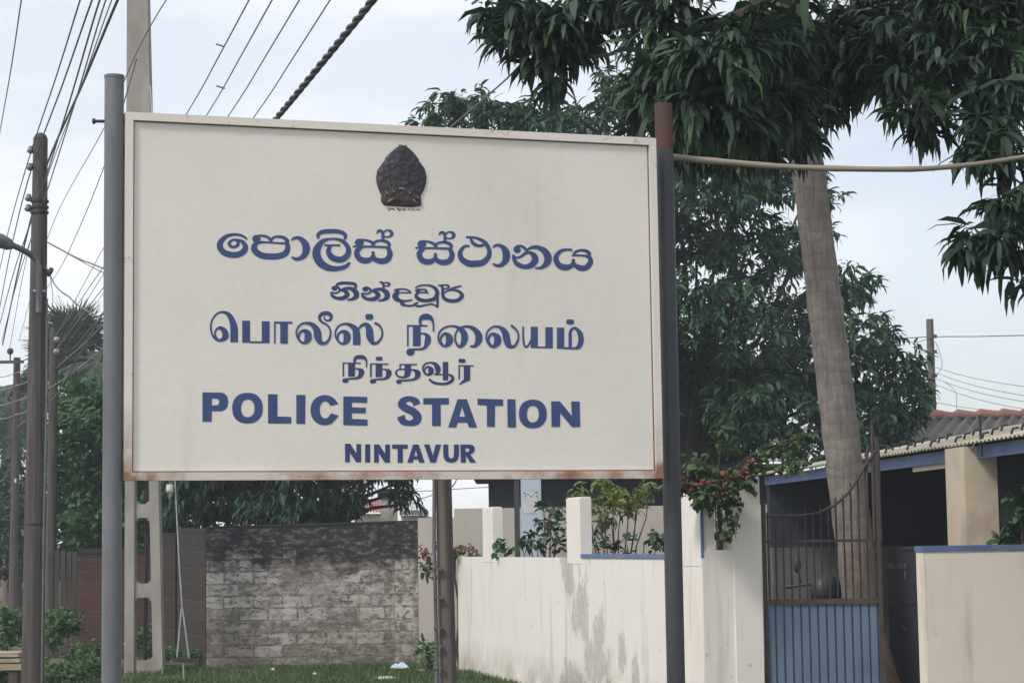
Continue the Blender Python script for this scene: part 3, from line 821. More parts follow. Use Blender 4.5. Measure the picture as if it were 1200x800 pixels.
for i, f_ in enumerate(L.mb.f):
    a, b_, c_ = (L.mb.v[f_[j]] for j in (0, 1, 2))
    if (b_ - a).cross(c_ - a).dot(SN) < 0: L.mb.f[i] = list(reversed(f_))
M['worn'] = mottled('worn pale paint', (.20, .19, .19), (.34, .32, .31), 40, .8, 0)
o = L.mb.build('worn_flecks', M['worn'], panel); tag(o, None, None, None, 'stuff')
L = Letters().at(420, 160, 8)
for (x0, y0, x1, y1, w) in ((278, 672, 290, 695, 10), (300, 676, 335, 682, 10), (362, 672, 390, 694, 12), (395, 680, 440, 690, 8), (436, 672, 430, 690, 8), (468, 684, 480, 688, 9), (500, 680, 522, 692, 8), (540, 686, 575, 684, 7)):
    L.stroke((x0, y0, w), (x1, y1, w))
for i, f_ in enumerate(L.mb.f):
    a, b_, c_ = (L.mb.v[f_[j]] for j in (0, 1, 2))
    if (b_ - a).cross(c_ - a).dot(SN) < 0: L.mb.f[i] = list(reversed(f_))
o = L.mb.build('motto_marks', M['ink'], panel)
#==STRUCTURES==
rng = np.random.default_rng(11)

# ------------------------------------------------------------------ walls of the yard
A = Vector((-.754, 27.0, 0)); B = Vector((1.60, 17.6, 0))          # road face of the white wall, far end -> gate end
WD = (B - A).normalized(); WN = Vector((WD.y, -WD.x, 0))            # WN points away from the road? fixed below
if WN.x > 0: WN = -WN                                               # towards the road (left)
WT = .13
def along(s, off=0.0, z=0.0): return A + WD * s + WN * off + Vector((0, 0, z))
def wblock(mb, s0, s1, n0, n1, z0, z1):
    """block on the wall: s along, n from the road face inwards (positive = into the yard)"""
    c = [along(s0, -n0), along(s1, -n0), along(s1, -n1), along(s0, -n1)]
    mb.hexa([p + Vector((0, 0, z0)) for p in c] + [p + Vector((0, 0, z1)) for p in c])
WL = (B - A).length
def s_at(px):   # distance along the wall under a photo column
    k = (px - 600) / F
    return (k * A.y - A.x) / (WD.x - k * WD.y)
ww = thing('boundary_wall', along(WL / 2), 'low white plastered boundary wall with upright piers, grey patches where paint peeled', 'wall')
base_l = along(WL / 2)
def loc_of(px, z): return along(s_at(px)) - base_l + Vector((0, 0, z))
pt = []
for (px, z, ry, rz) in ((662, 1.32, .50, .60), (676, .95, .65, .9), (697, .70, .42, .45), (690, .45, 1.0, .55), (722, .52, .28, .35), (668, .12, .9, .5), (737, .2, .25, .7), (790, 1.05, .10, .5)):
    q = loc_of(px, z); pt.append((q.x, q.y, q.z, ry, rz))
M['wall_white'] = plaster_mat('white wall plaster', (.83, .79, .735), (.77, .73, .67), (.30, .29, .27), patch=pt)
M['wall_white2'] = plaster_mat('white pier plaster', (.83, .79, .735), (.77, .73, .67), (.34, .32, .29))
M['wall_cream'] = plaster_mat('cream wall plaster', (.87, .80, .71), (.81, .735, .64), (.38, .33, .29))
M['wall_grey'] = plaster_mat('unpainted grey plaster', (.50, .465, .42), (.42, .39, .35), (.22, .21, .19))
mb = MB(); wblock(mb, 0, WL, 0, WT, -.2, 1.46); mb.build('wall', M['wall_white'], ww)
def pier(px0, px1, z1, name='pier'):
    mb = MB(); s0, s1 = s_at(px0), s_at(px1)
    wblock(mb, s0, s1, -.004, .118, 1.40, z1 - .012)
    wblock(mb, s0 + .012, s1 - .012, .006, .108, z1 - .012, z1)
    return mb.build(name, M['wall_white2'], ww), s0, s1
p1, a1, b1 = pier(563, 575, 2.07); p2, a2, b2 = pier(661, 677, 2.09); p3, a3, b3 = pier(789, 817.5, 2.07)
mb = MB(); wblock(mb, b2 + .01, a3 - .01, -.012, .145, 1.462, 1.50); o = mb.build('coping', M['blue_paint'], ww); o['label'] = 'blue painted coping'
for (s0, s1) in ((a3 - .016, a3 - .002), (b3 + .002, b3 + .018)):
    mb = MB(); wblock(mb, s0, s1, -.008, .016, 1.47, 2.03); o = mb.build('blue_edge', M['blue_paint'], p3)
# return towards the gate
RB = along(WL, -.135); RD = -WN
RET = (Vector((2.11, 17.73, 0)) - B).length
def rblock(mb, s0, s1, n0, n1, z0, z1):
    b0 = B + WD * .001
    c = [b0 + RD * s0 - WD * n0 * -1, b0 + RD * s1 + WD * n0, b0 + RD * s1 - WD * n1, b0 + RD * s0 - WD * n1]
    mb.hexa([p + Vector((0, 0, z0)) for p in c] + [p + Vector((0, 0, z1)) for p in c])
rw = thing('gate_pier', B + RD * .4, 'tall white gate pier with a low shoulder beside the blue gate', 'gate pier')
mb = MB(); rblock(mb, .002, RET - .245, .0, .14, -.2, 1.535); o = mb.build('shoulder', M['wall_white2'], rw)
mb = MB(); rblock(mb, RET - .245, RET, .02, .24, -.2, 2.155); rblock(mb, RET - .235, RET - .01, .01, .23, 2.155, 2.17); mb.build('shaft', M['wall_white2'], rw)

# right-hand wall
CR = Vector((3.47, 17.5, 0)); CD = Vector((.97, .243, 0)).normalized()
rwall = thing('garden_wall', CR + CD * 2, 'cream plastered wall with a blue painted top, right of the gate', 'wall')
mb = MB(); mb.wall(CR, CR + CD * 4.2, .15, -.2, 1.492); mb.build('wall', M['wall_cream'], rwall)
mb = MB(); mb.wall(CR - CD * .006 + Vector((0, -.008, 0)), CR + CD * 4.2 + Vector((0, -.008, 0)), .17, 1.494, 1.545); o = mb.build('coping', M['blue_paint'], rwall)

# grey courtyard wall behind
gw = thing('courtyard_wall', G(640, 27.6), 'plain grey plastered wall standing behind the white boundary wall', 'wall')
mb = MB()
mb.wall(G(487, 27.7), G(529.5, 27.65), .15, -.2, 1.985)
mb.wall(G(529.5, 27.6), G(960, 27.6), .16, -.2, 2.10)
mb.build('wall', M['wall_grey'], gw)

# old block wall
M['old_brick'] = brick_mat('old whitewashed blockwork', (.17, .145, .125), (.11, .098, .09), (.17, .16, .15), .40, .165, wash=(.50, .47, .43),
                           soot=(.022, .022, .024), wash_amt=(.30, .66), soot_z=(1.22, 1.48), low=(.15, .115, .075))
M['fence_wood'] = mottled('dark fence board', (.045, .038, .034), (.085, .075, .068), 5, .9, .4, (6, 6, .3))
M['red_brick'] = brick_mat('dark red brick', (.095, .036, .028), (.062, .028, .024), (.05, .042, .036), .24, .085, soot=(.022, .02, .02), soot_z=(1.30, 1.75))
M['brown_brick'] = brick_mat('sooty brown brick', (.042, .031, .026), (.030, .024, .021), (.060, .048, .038), 2.4, .23, soot=(.022, .02, .02), soot_z=(1.5, 1.9))
bw = thing('block_wall', G(365, 28), 'old block wall, whitewash flaking below and black mould along the top', 'wall')
mb = MB(); mb.wall(G(240, 28.1), G(459, 28.02), .2, -.2, 1.885, None, 1.925); mb.build('wall', M['old_brick'], bw)
mb = MB(); mb.wall(G(459.3, 27.97), G(486.7, 27.9), .24, -.2, 1.955, None, 1.955); mb.build('end_pier', M['old_brick'], bw)
mb = MB(); mb.wall(G(240, 28.09), G(459, 28.01), .23, 1.887, 1.915, 1.927, 1.955)
M['mould'] = mottled('black mould coping', (.022, .022, .024), (.045, .044, .044), 7, .95, .5)
mb.build('coping', M['mould'], bw)
bw2 = thing('brown_wall', G(218, 29), 'narrow sooty brown wall panel between the lattice pole and the whitewashed block wall', 'wall')
mb = MB(); mb.wall(G(206, 30.2), G(239, 28.2), .2, -.2, 1.92, None, 1.88); mb.build('wall', M['brown_brick'], bw2)
mb = MB(); mb.wall(G(188, 30.6), G(204, 30.4), .2, -.2, 1.86); mb.build('end_pier', M['brown_brick'], bw2)
bw3 = thing('brick_wall', G(130, 31), 'dark red brick wall stub behind the left sign post', 'wall')
mb = MB(); mb.wall(G(92, 31), G(187, 30.9), .22, -.2, 1.57); mb.build('wall', M['red_brick'], bw3)
mb = MB(); mb.wall(G(91, 30.98), G(187.5, 30.88), .26, 1.572, 1.64); mb.build('coping', M['mould'], bw3)
wf = thing('plank_fence', G(76, 31.5), 'row of dark upright weathered fence boards left of the red brick stub', 'fence')
for i, px in enumerate((59, 66, 73, 80, 87)):
    mb = MB(); q = G(px, 31.4 + .02 * (i % 2)); mb.box(q + Vector((0, 0, .78 + .02 * (i % 3))), .075, .03, 1.6 + .05 * (i % 2)); mb.build('board', M['fence_wood'], wf)
mb = MB(); mb.box(G(73, 31.48) + Vector((0, 0, 1.2)), .46, .03, .07); mb.build('rail', M['fence_wood'], wf)

# ------------------------------------------------------------------ shed with blue fascia, tiled house, far buildings
E0 = Vector((3.25, 26.6, 0)); E1 = Vector((4.75, 14.4, 0)); ED = (E1 - E0).normalized(); EN = Vector((-ED.y, ED.x, 0))
if EN.x < 0: EN = -EN                       # away from the road
EL = (E1 - E0).length
def eave(s, n, z): return E0 + ED * s + EN * n + Vector((0, 0, z))
def eblock(mb, s0, s1, n0, n1, z0, z1, z0n=None, z1n=None):
    z0n = z0 if z0n is None else z0n; z1n = z1 if z1n is None else z1n
    mb.hexa([eave(s0, n0, z0), eave(s1, n0, z0), eave(s1, n1, z0n), eave(s0, n1, z0n), eave(s0, n0, z1), eave(s1, n0, z1), eave(s1, n1, z1n), eave(s0, n1, z1n)])
def es_at(px):
    k = (px - 600) / F
    return (k * E0.y - E0.x) / (ED.x - k * ED.y)
shed = thing('open_shed', eave(EL / 2, 1.5, 0), 'dark open shed with blue fascia and pale corrugated roof behind the gate', 'shed')
FZ = 2.44
mb = MB(); eblock(mb, 0, EL, 0, .03, FZ - .115, FZ); o = mb.build('fascia', M['blue_paint'], shed)
mb = MB(); s_c = es_at(1120); s_c2 = s_c + .52
eblock(mb, 6.0, s_c, .032, .05, FZ - .165, FZ - .05); mb.build('beam', M['cream'], shed)
# corrugated roof sheet
def corrugated(mb, p0, p1, q1, q0, waves, amp, per=6):
    """sheet p0-p1 (eave) to q0-q1 (top), waves counted along the eave"""
    n = waves * per; up = (p1 - p0).cross(q0 - p0).normalized()
    if up.z < 0: up = -up
    vs_ = []
    for i in range(n + 1):
        s = i / n; h = up * amp * math.sin(2 * math.pi * i / per)
        a, b_ = p0.lerp(p1, s), q0.lerp(q1, s)
        vs_ += [a + h, b_ + h, a + h - up * .012, b_ + h - up * .012]
    fs = []
    for i in range(n):
        k = 4 * i
        fs += [(k, k + 4, k + 5, k + 1), (k + 2, k + 3, k + 7, k + 6), (k, k + 2, k + 6, k + 4), (k + 1, k + 5, k + 7, k + 3)]
    mb.add(vs_, fs, True)
mb = MB(); corrugated(mb, eave(-.2, -.10, FZ + .03), eave(EL, -.10, FZ + .03), eave(EL, 3.3, FZ + .62), eave(-.2, 3.3, FZ + .62), 120, .011)
roof = mb.build('roof', M['roof_pale'], shed)
for i in range(34):
    s = 2.6 + i * .24
    if s > EL: break
    mb = MB(); z = FZ + .05 + .02 * (i % 3)
    mb.tube([eave(s, -.085, z), eave(s + .02, -.075, z + .045), eave(s + .055, -.04, z + .05)], .012, 5)
    mb.build('roof_hook', M['iron'], roof)
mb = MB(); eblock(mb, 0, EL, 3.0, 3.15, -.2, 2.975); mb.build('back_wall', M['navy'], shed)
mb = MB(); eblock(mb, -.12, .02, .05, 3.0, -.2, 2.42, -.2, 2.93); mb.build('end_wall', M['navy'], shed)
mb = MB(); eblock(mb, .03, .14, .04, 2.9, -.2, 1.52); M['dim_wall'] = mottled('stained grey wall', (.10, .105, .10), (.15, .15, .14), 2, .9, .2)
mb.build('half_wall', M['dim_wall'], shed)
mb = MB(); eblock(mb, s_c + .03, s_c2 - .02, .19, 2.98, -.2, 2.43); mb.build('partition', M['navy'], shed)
mb = MB(); eblock(mb, s_c, s_c2, -.125, .185, -.2, FZ - .004)
col_o = mb.build('column', M['cream'], shed)
mb = MB(); q = P(1150, 522, 18.4); mb.tube([Vector((q.x, q.y, q.z - .1)), Vector((q.x - .005, q.y, P(1149, 486, 18.4).z))], .014, 6); mb.build('roof_rod', M['iron'], shed)
mb = MB(); mb.tube([P(1138, 528, 18.5), P(1143, 518, 18.5), P(1149, 513, 18.5), P(1153, 519, 18.5), P(1157, 520, 18.5)], .008, 5); mb.build('loose_wire', M['wire'], shed)

th = thing('tiled_house', G(1150, 33), 'house roof of weathered grey sheets with a red ridge behind the shed', 'house')
mb = MB(); ra, rb_ = P(1040, 490, 33), P(1330, 484, 33)
corrugated(mb, P(985, 540, 30), P(1330, 530, 30), rb_, ra, 22, .035); mb.build('roof', M['tile_grey'], th)
mb = MB(); mb.hexa([Vector((P(1000, 540, 31).x, 31, 0)), Vector((P(1330, 540, 31).x, 31, 0)), Vector((P(1330, 540, 31).x, 35, 0)), Vector((P(1000, 540, 31).x, 35, 0)),
                    Vector((P(1000, 540, 31).x, 31, 2.7)), Vector((P(1330, 540, 31).x, 31, 2.7)), Vector((P(1330, 540, 31).x, 35, 2.7)), Vector((P(1000, 540, 31).x, 35, 2.7))])
mb.build('wall', M['cream'], th)
nr = 11
for i in range(nr):
    a, b_ = ra.lerp(rb_, i / nr), ra.lerp(rb_, (i + 1.12) / nr)
    mb = MB(); mb.tube([a + Vector((0, 0, .005)), a.lerp(b_, .12) + Vector((0, 0, .03)), b_ + Vector((0, 0, -.01))], [.085, .10, .075], 10); mb.build('ridge_tile', M['tile_red'], th)

dk = thing('station_building', G(720, 31), 'low dark navy building behind the grey courtyard wall', 'building')
mb = MB(); q0, q1 = G(570, 30), G(905, 30)
mb.hexa([q0, q1, q1 + Vector((0, 4, 0)), q0 + Vector((0, 4, 0))] + [p + Vector((0, 0, 2.62)) for p in (q0, q1, q1 + Vector((0, 4, 0)), q0 + Vector((0, 4, 0)))])
mb.build('wall', M['navy'], dk)  # solid wall; its dark colour stands for a shaded interior
mb = MB(); mb.hexa([p + Vector((dx, dy, z)) for z in (2.622, 2.72) for (p, dx, dy) in ((q0, -.25, -.3), (q1, .1, -.3), (q1, .1, 4.2), (q0, -.25, 4.2))]); mb.build('roof', M['tile_grey'], dk)

pp = thing('blue_pillar', G(619, 26.6), 'pale blue square pillar with a paper notice, behind the white wall', 'pillar')
mb = MB(); q = G(619.5, 26.6); mb.box(q + Vector((0, 0, 1.3)), .26, .26, 2.8); mb.build('shaft', M['pale_blue'], pp)
mb = MB(); mb.box(G(603, 26.8) + Vector((0, 0, 1.3)), .07, .1, 2.8); mb.build('downpipe', M['post_r'], pp)
mb = MB(); n0, n1 = P(613, 577, 26.46), P(630.5, 601, 26.46); mb.hexa([Vector((n0.x, 26.465, n1.z)), Vector((n1.x, 26.465, n1.z)), Vector((n1.x, 26.469, n1.z)), Vector((n0.x, 26.469, n1.z)), Vector((n0.x, 26.465, n0.z)), Vector((n1.x, 26.465, n0.z)), Vector((n1.x, 26.469, n0.z)), Vector((n0.x, 26.469, n0.z))])
notice = mb.build('notice', M['paper'], pp)
mb = MB()
for (px, py, w, h) in ((614.5, 577.5, 2.2, 1.6), (618.5, 578.8, 3, .7), (628.5, 576.8, 2.4, 1.6), (615.3, 581.3, 1.2, 1.4), (622.6, 581.3, 2.4, 1.0), (628.8, 581, 1.3, 1.8), (625.5, 579, 1.2, .8)):
    c0 = P(px, py, 26.46); mb.box((c0.x, 26.4625, c0.z), w / F * 26.46, .003, h / F * 26.46)
mb.build('print_marks', M['ink'], notice)

rh = thing('red_roofed_house', P(440, 600, 46), 'small distant house with red roof seen over the block wall', 'house')
q0, q1 = P(415, 602, 46), P(450, 602, 46)
mb = MB(); mb.hexa([Vector((q0.x, 46, 0)), Vector((q1.x, 46, 0)), Vector((q1.x, 50, 0)), Vector((q0.x, 50, 0)), Vector((q0.x, 46, q0.z)), Vector((q1.x, 46, q0.z)), Vector((q1.x, 50, q0.z)), Vector((q0.x, 50, q0.z))]); mb.build('wall', M['cream'], rh)
mb = MB(); corrugated(mb, P(412, 599, 45.8), P(452, 599, 45.8), P(450, 585, 48), P(414, 585, 48), 12, .02); mb.build('roof', M['red_roof'], rh)
cp = thing('capped_pillar', P(456, 607, 38) * 1, 'pale square pillar with dark cap rising over the block wall', 'pillar')
q = P(456, 607, 38); tz = P(456, 582, 38).z
mb = MB(); mb.box((q.x, 38, tz / 2), .30, .30, tz); mb.build('shaft', M['wall_grey'], cp)
mb = MB(); mb.box((q.x, 38, tz + .05), .40, .40, .1); mb.box((q.x + .02, 38, tz + .125), .28, .28, .05); mb.build('cap', M['mould'], cp)
bh = thing('low_house', P(490, 604, 52), 'pale low house far behind the block wall', 'house')
q0, q1 = P(470, 604, 52), P(500, 604, 52)
mb = MB(); mb.hexa([Vector((q0.x, 52, 0)), Vector((q1.x, 52, 0)), Vector((q1.x, 56, 0)), Vector((q0.x, 56, 0)), Vector((q0.x, 52, q0.z)), Vector((q1.x, 52, q0.z)), Vector((q1.x, 56, q0.z)), Vector((q0.x, 56, q0.z))]); mb.build('wall', M['cream'], bh)
mb = MB(); corrugated(mb, P(468, 603, 51.8), P(502, 603, 51.8), P(502, 597, 54), P(468, 597, 54), 10, .02); mb.build('roof', M['tile_grey'], bh)

# ------------------------------------------------------------------ added haze box, lifts the darks like a lens veil
hm = bpy.data.materials.new('lens veil haze'); hm.use_nodes = True
ht = hm.node_tree; ht.nodes.clear()
ho = N(ht, 'ShaderNodeOutputMaterial'); hv = N(ht, 'ShaderNodeVolumePrincipled')
hv.inputs['Color'].default_value = (.86, .92, 1, 1); hv.inputs['Density'].default_value = .0017; hv.inputs['Anisotropy'].default_value = .2
ht.links.new(hv.outputs[0], ho.inputs['Volume'])
mb = MB(); mb.hexa([(-90, -8, -1.2), (90, -8, -1.2), (90, 140, -1.2), (-90, 140, -1.2), (-90, -8, 16), (90, -8, 16), (90, 140, 16), (-90, 140, 16)])
tag(mb.build('haze', hm), kind='stuff')

# ------------------------------------------------------------------ gate
ga, gb = Vector((2.135, 17.78, 0)), Vector((3.165, 17.82, 0)); gd = (gb - ga).normalized(); gl = (gb - ga).length
gate = thing('yard_gate', ga.lerp(gb, .5), 'half open steel gate with ribbed blue sheet below and dark bars above', 'gate')
def gp(s, z, n=0.0): return ga + gd * s + Vector((0, -n, z))
ztop = 1.075
mb = MB()
n = 13; pitch = (gl - .07) / n; vs_ = []; x = .035
prof = []
for i in range(n):
    prof += [(x + i * pitch, .0), (x + i * pitch + pitch * .76, .0), (x + i * pitch + pitch * .80, -.022), (x + i * pitch + pitch * .96, -.022)]
prof.append((x + n * pitch, .0))
for (s, nn) in prof: vs_ += [gp(s, .1, nn), gp(s, ztop - .02, nn)]
mb.add(vs_, [(2 * i, 2 * i + 2, 2 * i + 3, 2 * i + 1) for i in range(len(prof) - 1)])
mb.build('sheet', M['sheet'], gate)
mb = MB()
for s in (.0175, gl - .0175): mb.box(gp(s, 1.0 if s < .1 else 1.2), .035, .04, 1.95 if s < .1 else 2.3, math.atan2(gd.y, gd.x))
mb.box(gp(gl / 2, ztop + .005), gl - .072, .038, .045, math.atan2(gd.y, gd.x)); mb.box(gp(gl / 2, .075), gl - .072, .038, .05, math.atan2(gd.y, gd.x))
mb.box(gp(gl / 2, 1.60), gl - .072, .02, .022, math.atan2(gd.y, gd.x))
mb.build('frame', M['rust_frame'], gate)
def topz(s):
    px = 889 + s / gl * 139
    return P(px, float(np.interp(px, [889, 935, 955, 975, 990, 1000, 1010, 1028], [600, 600, 597, 588, 575, 562, 545, 520])), 17.8).z
for i in range(15):
    s = .05 + i * (gl - .1) / 14
    mb = MB(); mb.tube([gp(s, ztop + .02, .0), gp(s, topz(s) + .03 * (i % 2), .0)], .0085, 6); mb.build('bar', M['iron'], gate)
mb = MB(); mb.tube([gp(s, topz(s) - .03, .014) for s in np.linspace(.04, gl - .02, 16)], .013, 6); mb.build('top_rail', M['rust_frame'], gate)
for (dx, h, r_) in ((-.11, 2.42, .013), (-.05, 2.62, .016), (.0, 2.5, .02)):
    mb = MB(); mb.tube([gp(gl + dx, 1.6), gp(gl + dx * .9, h - .12), gp(gl + dx * .5 - .02, h)], r_, 6); mb.build('spike', M['rust_frame'], gate)
# second leaf: black sheet with faded POLICE
bl = thing('black_gate_leaf', G(1054, 19.2), 'black sheet gate leaf with faded POLICE lettering beside the cream wall', 'gate')
qa, qb = G(1033, 19.3), G(1082, 19.1)
mb = MB(); mb.wall(qa, qb, .03, .15, 1.50); mb.build('sheet', M['dark_panel'], bl)
for (z0, z1) in ((1.502, 1.535), (1.0, 1.03), (.1, .148)):
    mb = MB(); mb.wall(qa + Vector((0, -.008, 0)), qb + Vector((0, -.008, 0)), .045, z0, z1); mb.build('rail', M['iron'], bl)
mb = MB()
def bar2(x0, y0, x1, y1, w=1.0):
    a, b_ = P(x0, y0, 19.17), P(x1, y1, 19.17)
    d = (b_ - a).normalized(); nn = Vector((-d.z, 0, d.x)) * w * .5 * 19.17 / F
    mb.add([a + nn, b_ + nn, b_ - nn, a - nn], [(0, 1, 2, 3)])
GL = {'P': [((0, 0), (0, 1)), ((0, 0), (.8, .05)), ((.8, .05), (.8, .45)), ((.8, .45), (0, .5))], 'O': [((.1, 0), (.8, 0)), ((.8, 0), (.8, 1)), ((.8, 1), (.1, 1)), ((.1, 1), (.1, 0))],
      'L': [((.1, 0), (.1, 1)), ((.1, 1), (.8, 1))], 'I': [((.4, 0), (.4, 1))], 'C': [((.8, 0), (.1, 0)), ((.1, 0), (.1, 1)), ((.1, 1), (.8, 1))], 'E': [((.1, 0), (.1, 1)), ((.1, 0), (.8, 0)), ((.1, .5), (.7, .5)), ((.1, 1), (.8, 1))]}
for i, ch in enumerate('POLICE'):
    for (a, b_) in GL[ch]:
        bar2(1036.8 + i * 4.5 + a[0] * 3.8, 660.5 + a[1] * 4.2, 1036.8 + i * 4.5 + b_[0] * 3.8, 660.5 + b_[1] * 4.2, .9)
for i, f_ in enumerate(mb.f):
    a, b_, c_ = (mb.v[f_[j]] for j in (0, 1, 2))
    if (b_ - a).cross(c_ - a).y > 0: mb.f[i] = list(reversed(f_))
o = mb.build('lettering', M['faded_white'], bl); o['label'] = 'faded white lettering POLICE'
for q_ in ((1060.5, 668, 1060.8, 677, 1.3), (1056, 733, 1062, 736.5, .9), (1035, 722, 1035.6, 728, .9)):
    mb = MB(); bar2(*q_)
    a, b_, c_ = (mb.v[mb.f[0][j]] for j in (0, 1, 2))
    if (b_ - a).cross(c_ - a).y > 0: mb.f[0] = list(reversed(mb.f[0]))
    mb.build('scratch', M['faded_white'], bl)

# parked motorcycle in the yard, seen through the gate bars
mc = thing('motorcycle', G(952, 21.5), 'dark motorcycle parked in the yard behind the gate bars', 'motorcycle')
c0 = G(952, 21.5)
mb = MB()
for zz, yy in ((.3, -.62), (.3, .62)):
    pts_ = [c0 + Vector((0, yy, zz)) + Vector((0, math.cos(w) * .27, math.sin(w) * .27)) for w in np.linspace(0, 2 * math.pi, 21)]
    m2 = MB(); m2.tube(pts_, .045, 8, False); wh = m2.build('wheel', M['rubber'], mc)
    m3 = MB(); m3.tube([c0 + Vector((-.06, yy, zz)), c0 + Vector((.06, yy, zz))], .07, 10); m3.build('hub', M['galv'], wh)
mb = MB(); mb.ball(c0 + Vector((0, .02, .86)), .17, .75, 1.7, .8); mb.build('tank', M['dark_panel'], mc)
mb = MB(); mb.ball(c0 + Vector((0, .45, .86)), .16, .8, 2.2, .45); mb.build('seat', M['rubber'], mc)
mb = MB(); mb.ball(c0 + Vector((0, .0, .5)), .2, .7, 1.2, 1); mb.build('engine', M['iron'], mc)
mb = MB(); mb.tube([c0 + Vector((-.36, -.2, 1.13)), c0 + Vector((-.15, -.3, 1.16)), c0 + Vector((.15, -.3, 1.16)), c0 + Vector((.36, -.2, 1.13))], .018, 7); mb.build('handlebar', M['iron'], mc)
mb = MB(); mb.tube([c0 + Vector((0, -.62, .3)), c0 + Vector((0, -.3, 1.14))], .035, 7); mb.build('fork', M['iron'], mc)
mb = MB(); mb.ball(c0 + Vector((.02, -.42, 1.08)), .17, 1, .7, 1.1); mb.build('headlight', M['rubber'], mc)
for sx_ in (-1, 1):
    mb = MB(); mb.tube([c0 + Vector((sx_ * .2, -.25, 1.15)), c0 + Vector((sx_ * .24, -.25, 1.3))], .008, 5); mb.ball(c0 + Vector((sx_ * .245, -.25, 1.35)), .07, .55, .35, 1.1); mb.build('mirror', M['rubber'], mc)

# ------------------------------------------------------------------ poles
tp = thing('timber_pole', G(38, 21), 'tall weathered timber power pole with a street lamp arm, nearest at left', 'power pole')
top, bot = P(47.5, 162, 21), G(38.5, 21, -.4)
mb = MB(); pts_ = [bot.lerp(top, i / 6) for i in range(7)]
mb.tube(pts_, [.118, .114, .108, .10, .092, .083, .074], 14); pole = mb.build('shaft', M['timber'], tp)
mb = MB(); mb.tube([top, top + Vector((0, 0, .03)), top + Vector((0, 0, .055))], [.07, .06, .02], 12); mb.build('cap', M['timber'], tp)
for (px, py) in ((36, 176), (35.5, 196), (33.5, 232), (33, 244)):
    q = P(px, py, 21); c_ = bot.lerp(top, (q.z + .4) / (top.z + .4))
    mb = MB(); mb.tube([Vector((c_.x, c_.y, q.z)), Vector((q.x, q.y, q.z))], .014, 6); br_ = mb.build('bracket', M['iron'], tp)
    mb = MB(); mb.tube([q + Vector((0, 0, -.035)), q + Vector((0, 0, -.01)), q + Vector((0, 0, .01)), q + Vector((0, 0, .04))], [.02, .045, .03, .022], 8); mb.build('insulator', M['post_l'], br_)
for py in (236, 243, 249):
    q = P(46, py, 21); c_ = bot.lerp(top, (q.z + .4) / (top.z + .4)); mb = MB(); mb.tube([Vector((c_.x, c_.y, q.z - .012)), Vector((c_.x, c_.y, q.z + .012))], .095, 14); mb.build('band', M['iron'], tp)
q = P(42, 614, 21); c_ = bot.lerp(top, (q.z + .4) / (top.z + .4)); mb = MB(); mb.tube([Vector((c_.x, c_.y, q.z - .008)), Vector((c_.x, c_.y, q.z + .008))], .112, 14); mb.build('band', M['iron'], tp)
mb = MB(); mb.tube([P(45.5, 366, 20.85), P(46, 335, 20.85), P(45.5, 315, 20.85), P(42, 304, 20.85), P(34, 297, 20.8), P(25, 292, 20.7), P(14, 287, 20.6)], .032, 8); arm = mb.build('lamp_arm', M['post_l'], tp)
mb = MB(); a, b_ = P(15, 288.5, 20.6), P(-14, 276, 20.4)
mb.tube([a, a.lerp(b_, .15), a.lerp(b_, .5), a.lerp(b_, .9), b_], [.035, .06, .075, .06, .02], 10); mb.build('lamp_head', M['post_l'], arm)
mb = MB(); q = P(45.5, 341, 20.85); mb.tube([q + Vector((-.06, .02, 0)), q + Vector((.06, .02, 0))], .02, 6); mb.build('clamp', M['galv'], arm)
mb = MB(); mb.tube([P(57, 318, 20.9), P(60, 319.5, 20.9)], .05, 8); mb.tube([P(51, 313, 20.95), P(58, 319, 20.9)], .015, 6); mb.build('clamp', M['iron'], tp)
mb = MB(); mb.tube([P(55, 350, 20.9), P(54.5, 480, 20.88), P(51, 640, 20.86), P(49, 800, 20.84)], .011, 6); mb.build('cable', M['wire'], tp)

def small_pole(name, px, d, py_top, wpx, m_, label, lean=0.0):
    r = wpx / F * d / 2
    tp_ = thing(name, G(px, d), label, 'power pole')
    a, b_ = G(px, d, -.3), P(px + lean, py_top, d)
    mb = MB(); mb.tube([a.lerp(b_, i / 5) for i in range(6)], [r * (1.12 - .3 * i / 5) for i in range(6)], 12); mb.build('shaft', m_, tp_)
    return tp_, a, b_
sp2, a2_, b2_ = small_pole('timber_pole', 58.5, 32, 384, 12.5, M['timber'], 'dark timber pole just behind the nearest timber pole', 5)
for py in (398, 412):
    q = P(66, py, 31.8); mb = MB(); mb.ball(q, .05); mb.build('insulator', M['galv'], sp2)
sp3, a3_, b3_ = small_pole('timber_pole', 15, 42, 419, 10, M['timber'], 'distant dark timber pole with crossarm at the left edge', 5)
mb = MB(); mb.box(P(10, 424, 41.8), .62, .06, .06); ca = mb.build('crossarm', M['timber'], sp3)
mb = MB(); mb.ball(P(12, 411.5, 41.8), .07); mb.tube([P(12, 423, 41.8), P(12, 412, 41.8)], .014, 6); mb.build('insulator', M['iron'], ca)
mb = MB(); mb.box(P(18, 563, 41.7), .04, .02, .08); mb.build('number_plate', M['paper'], sp3)
sp4, a4_, b4_ = small_pole('concrete_pole', 1091, 44, 374, 10.5, M['timber2'], 'short brown pole carrying wires above the red ridge', -1.5)
for py in (394, 412, 440): mb = MB(); mb.box(P(1095, py, 43.85), .1, .06, .07); mb.build('clamp', M['iron'], sp4)

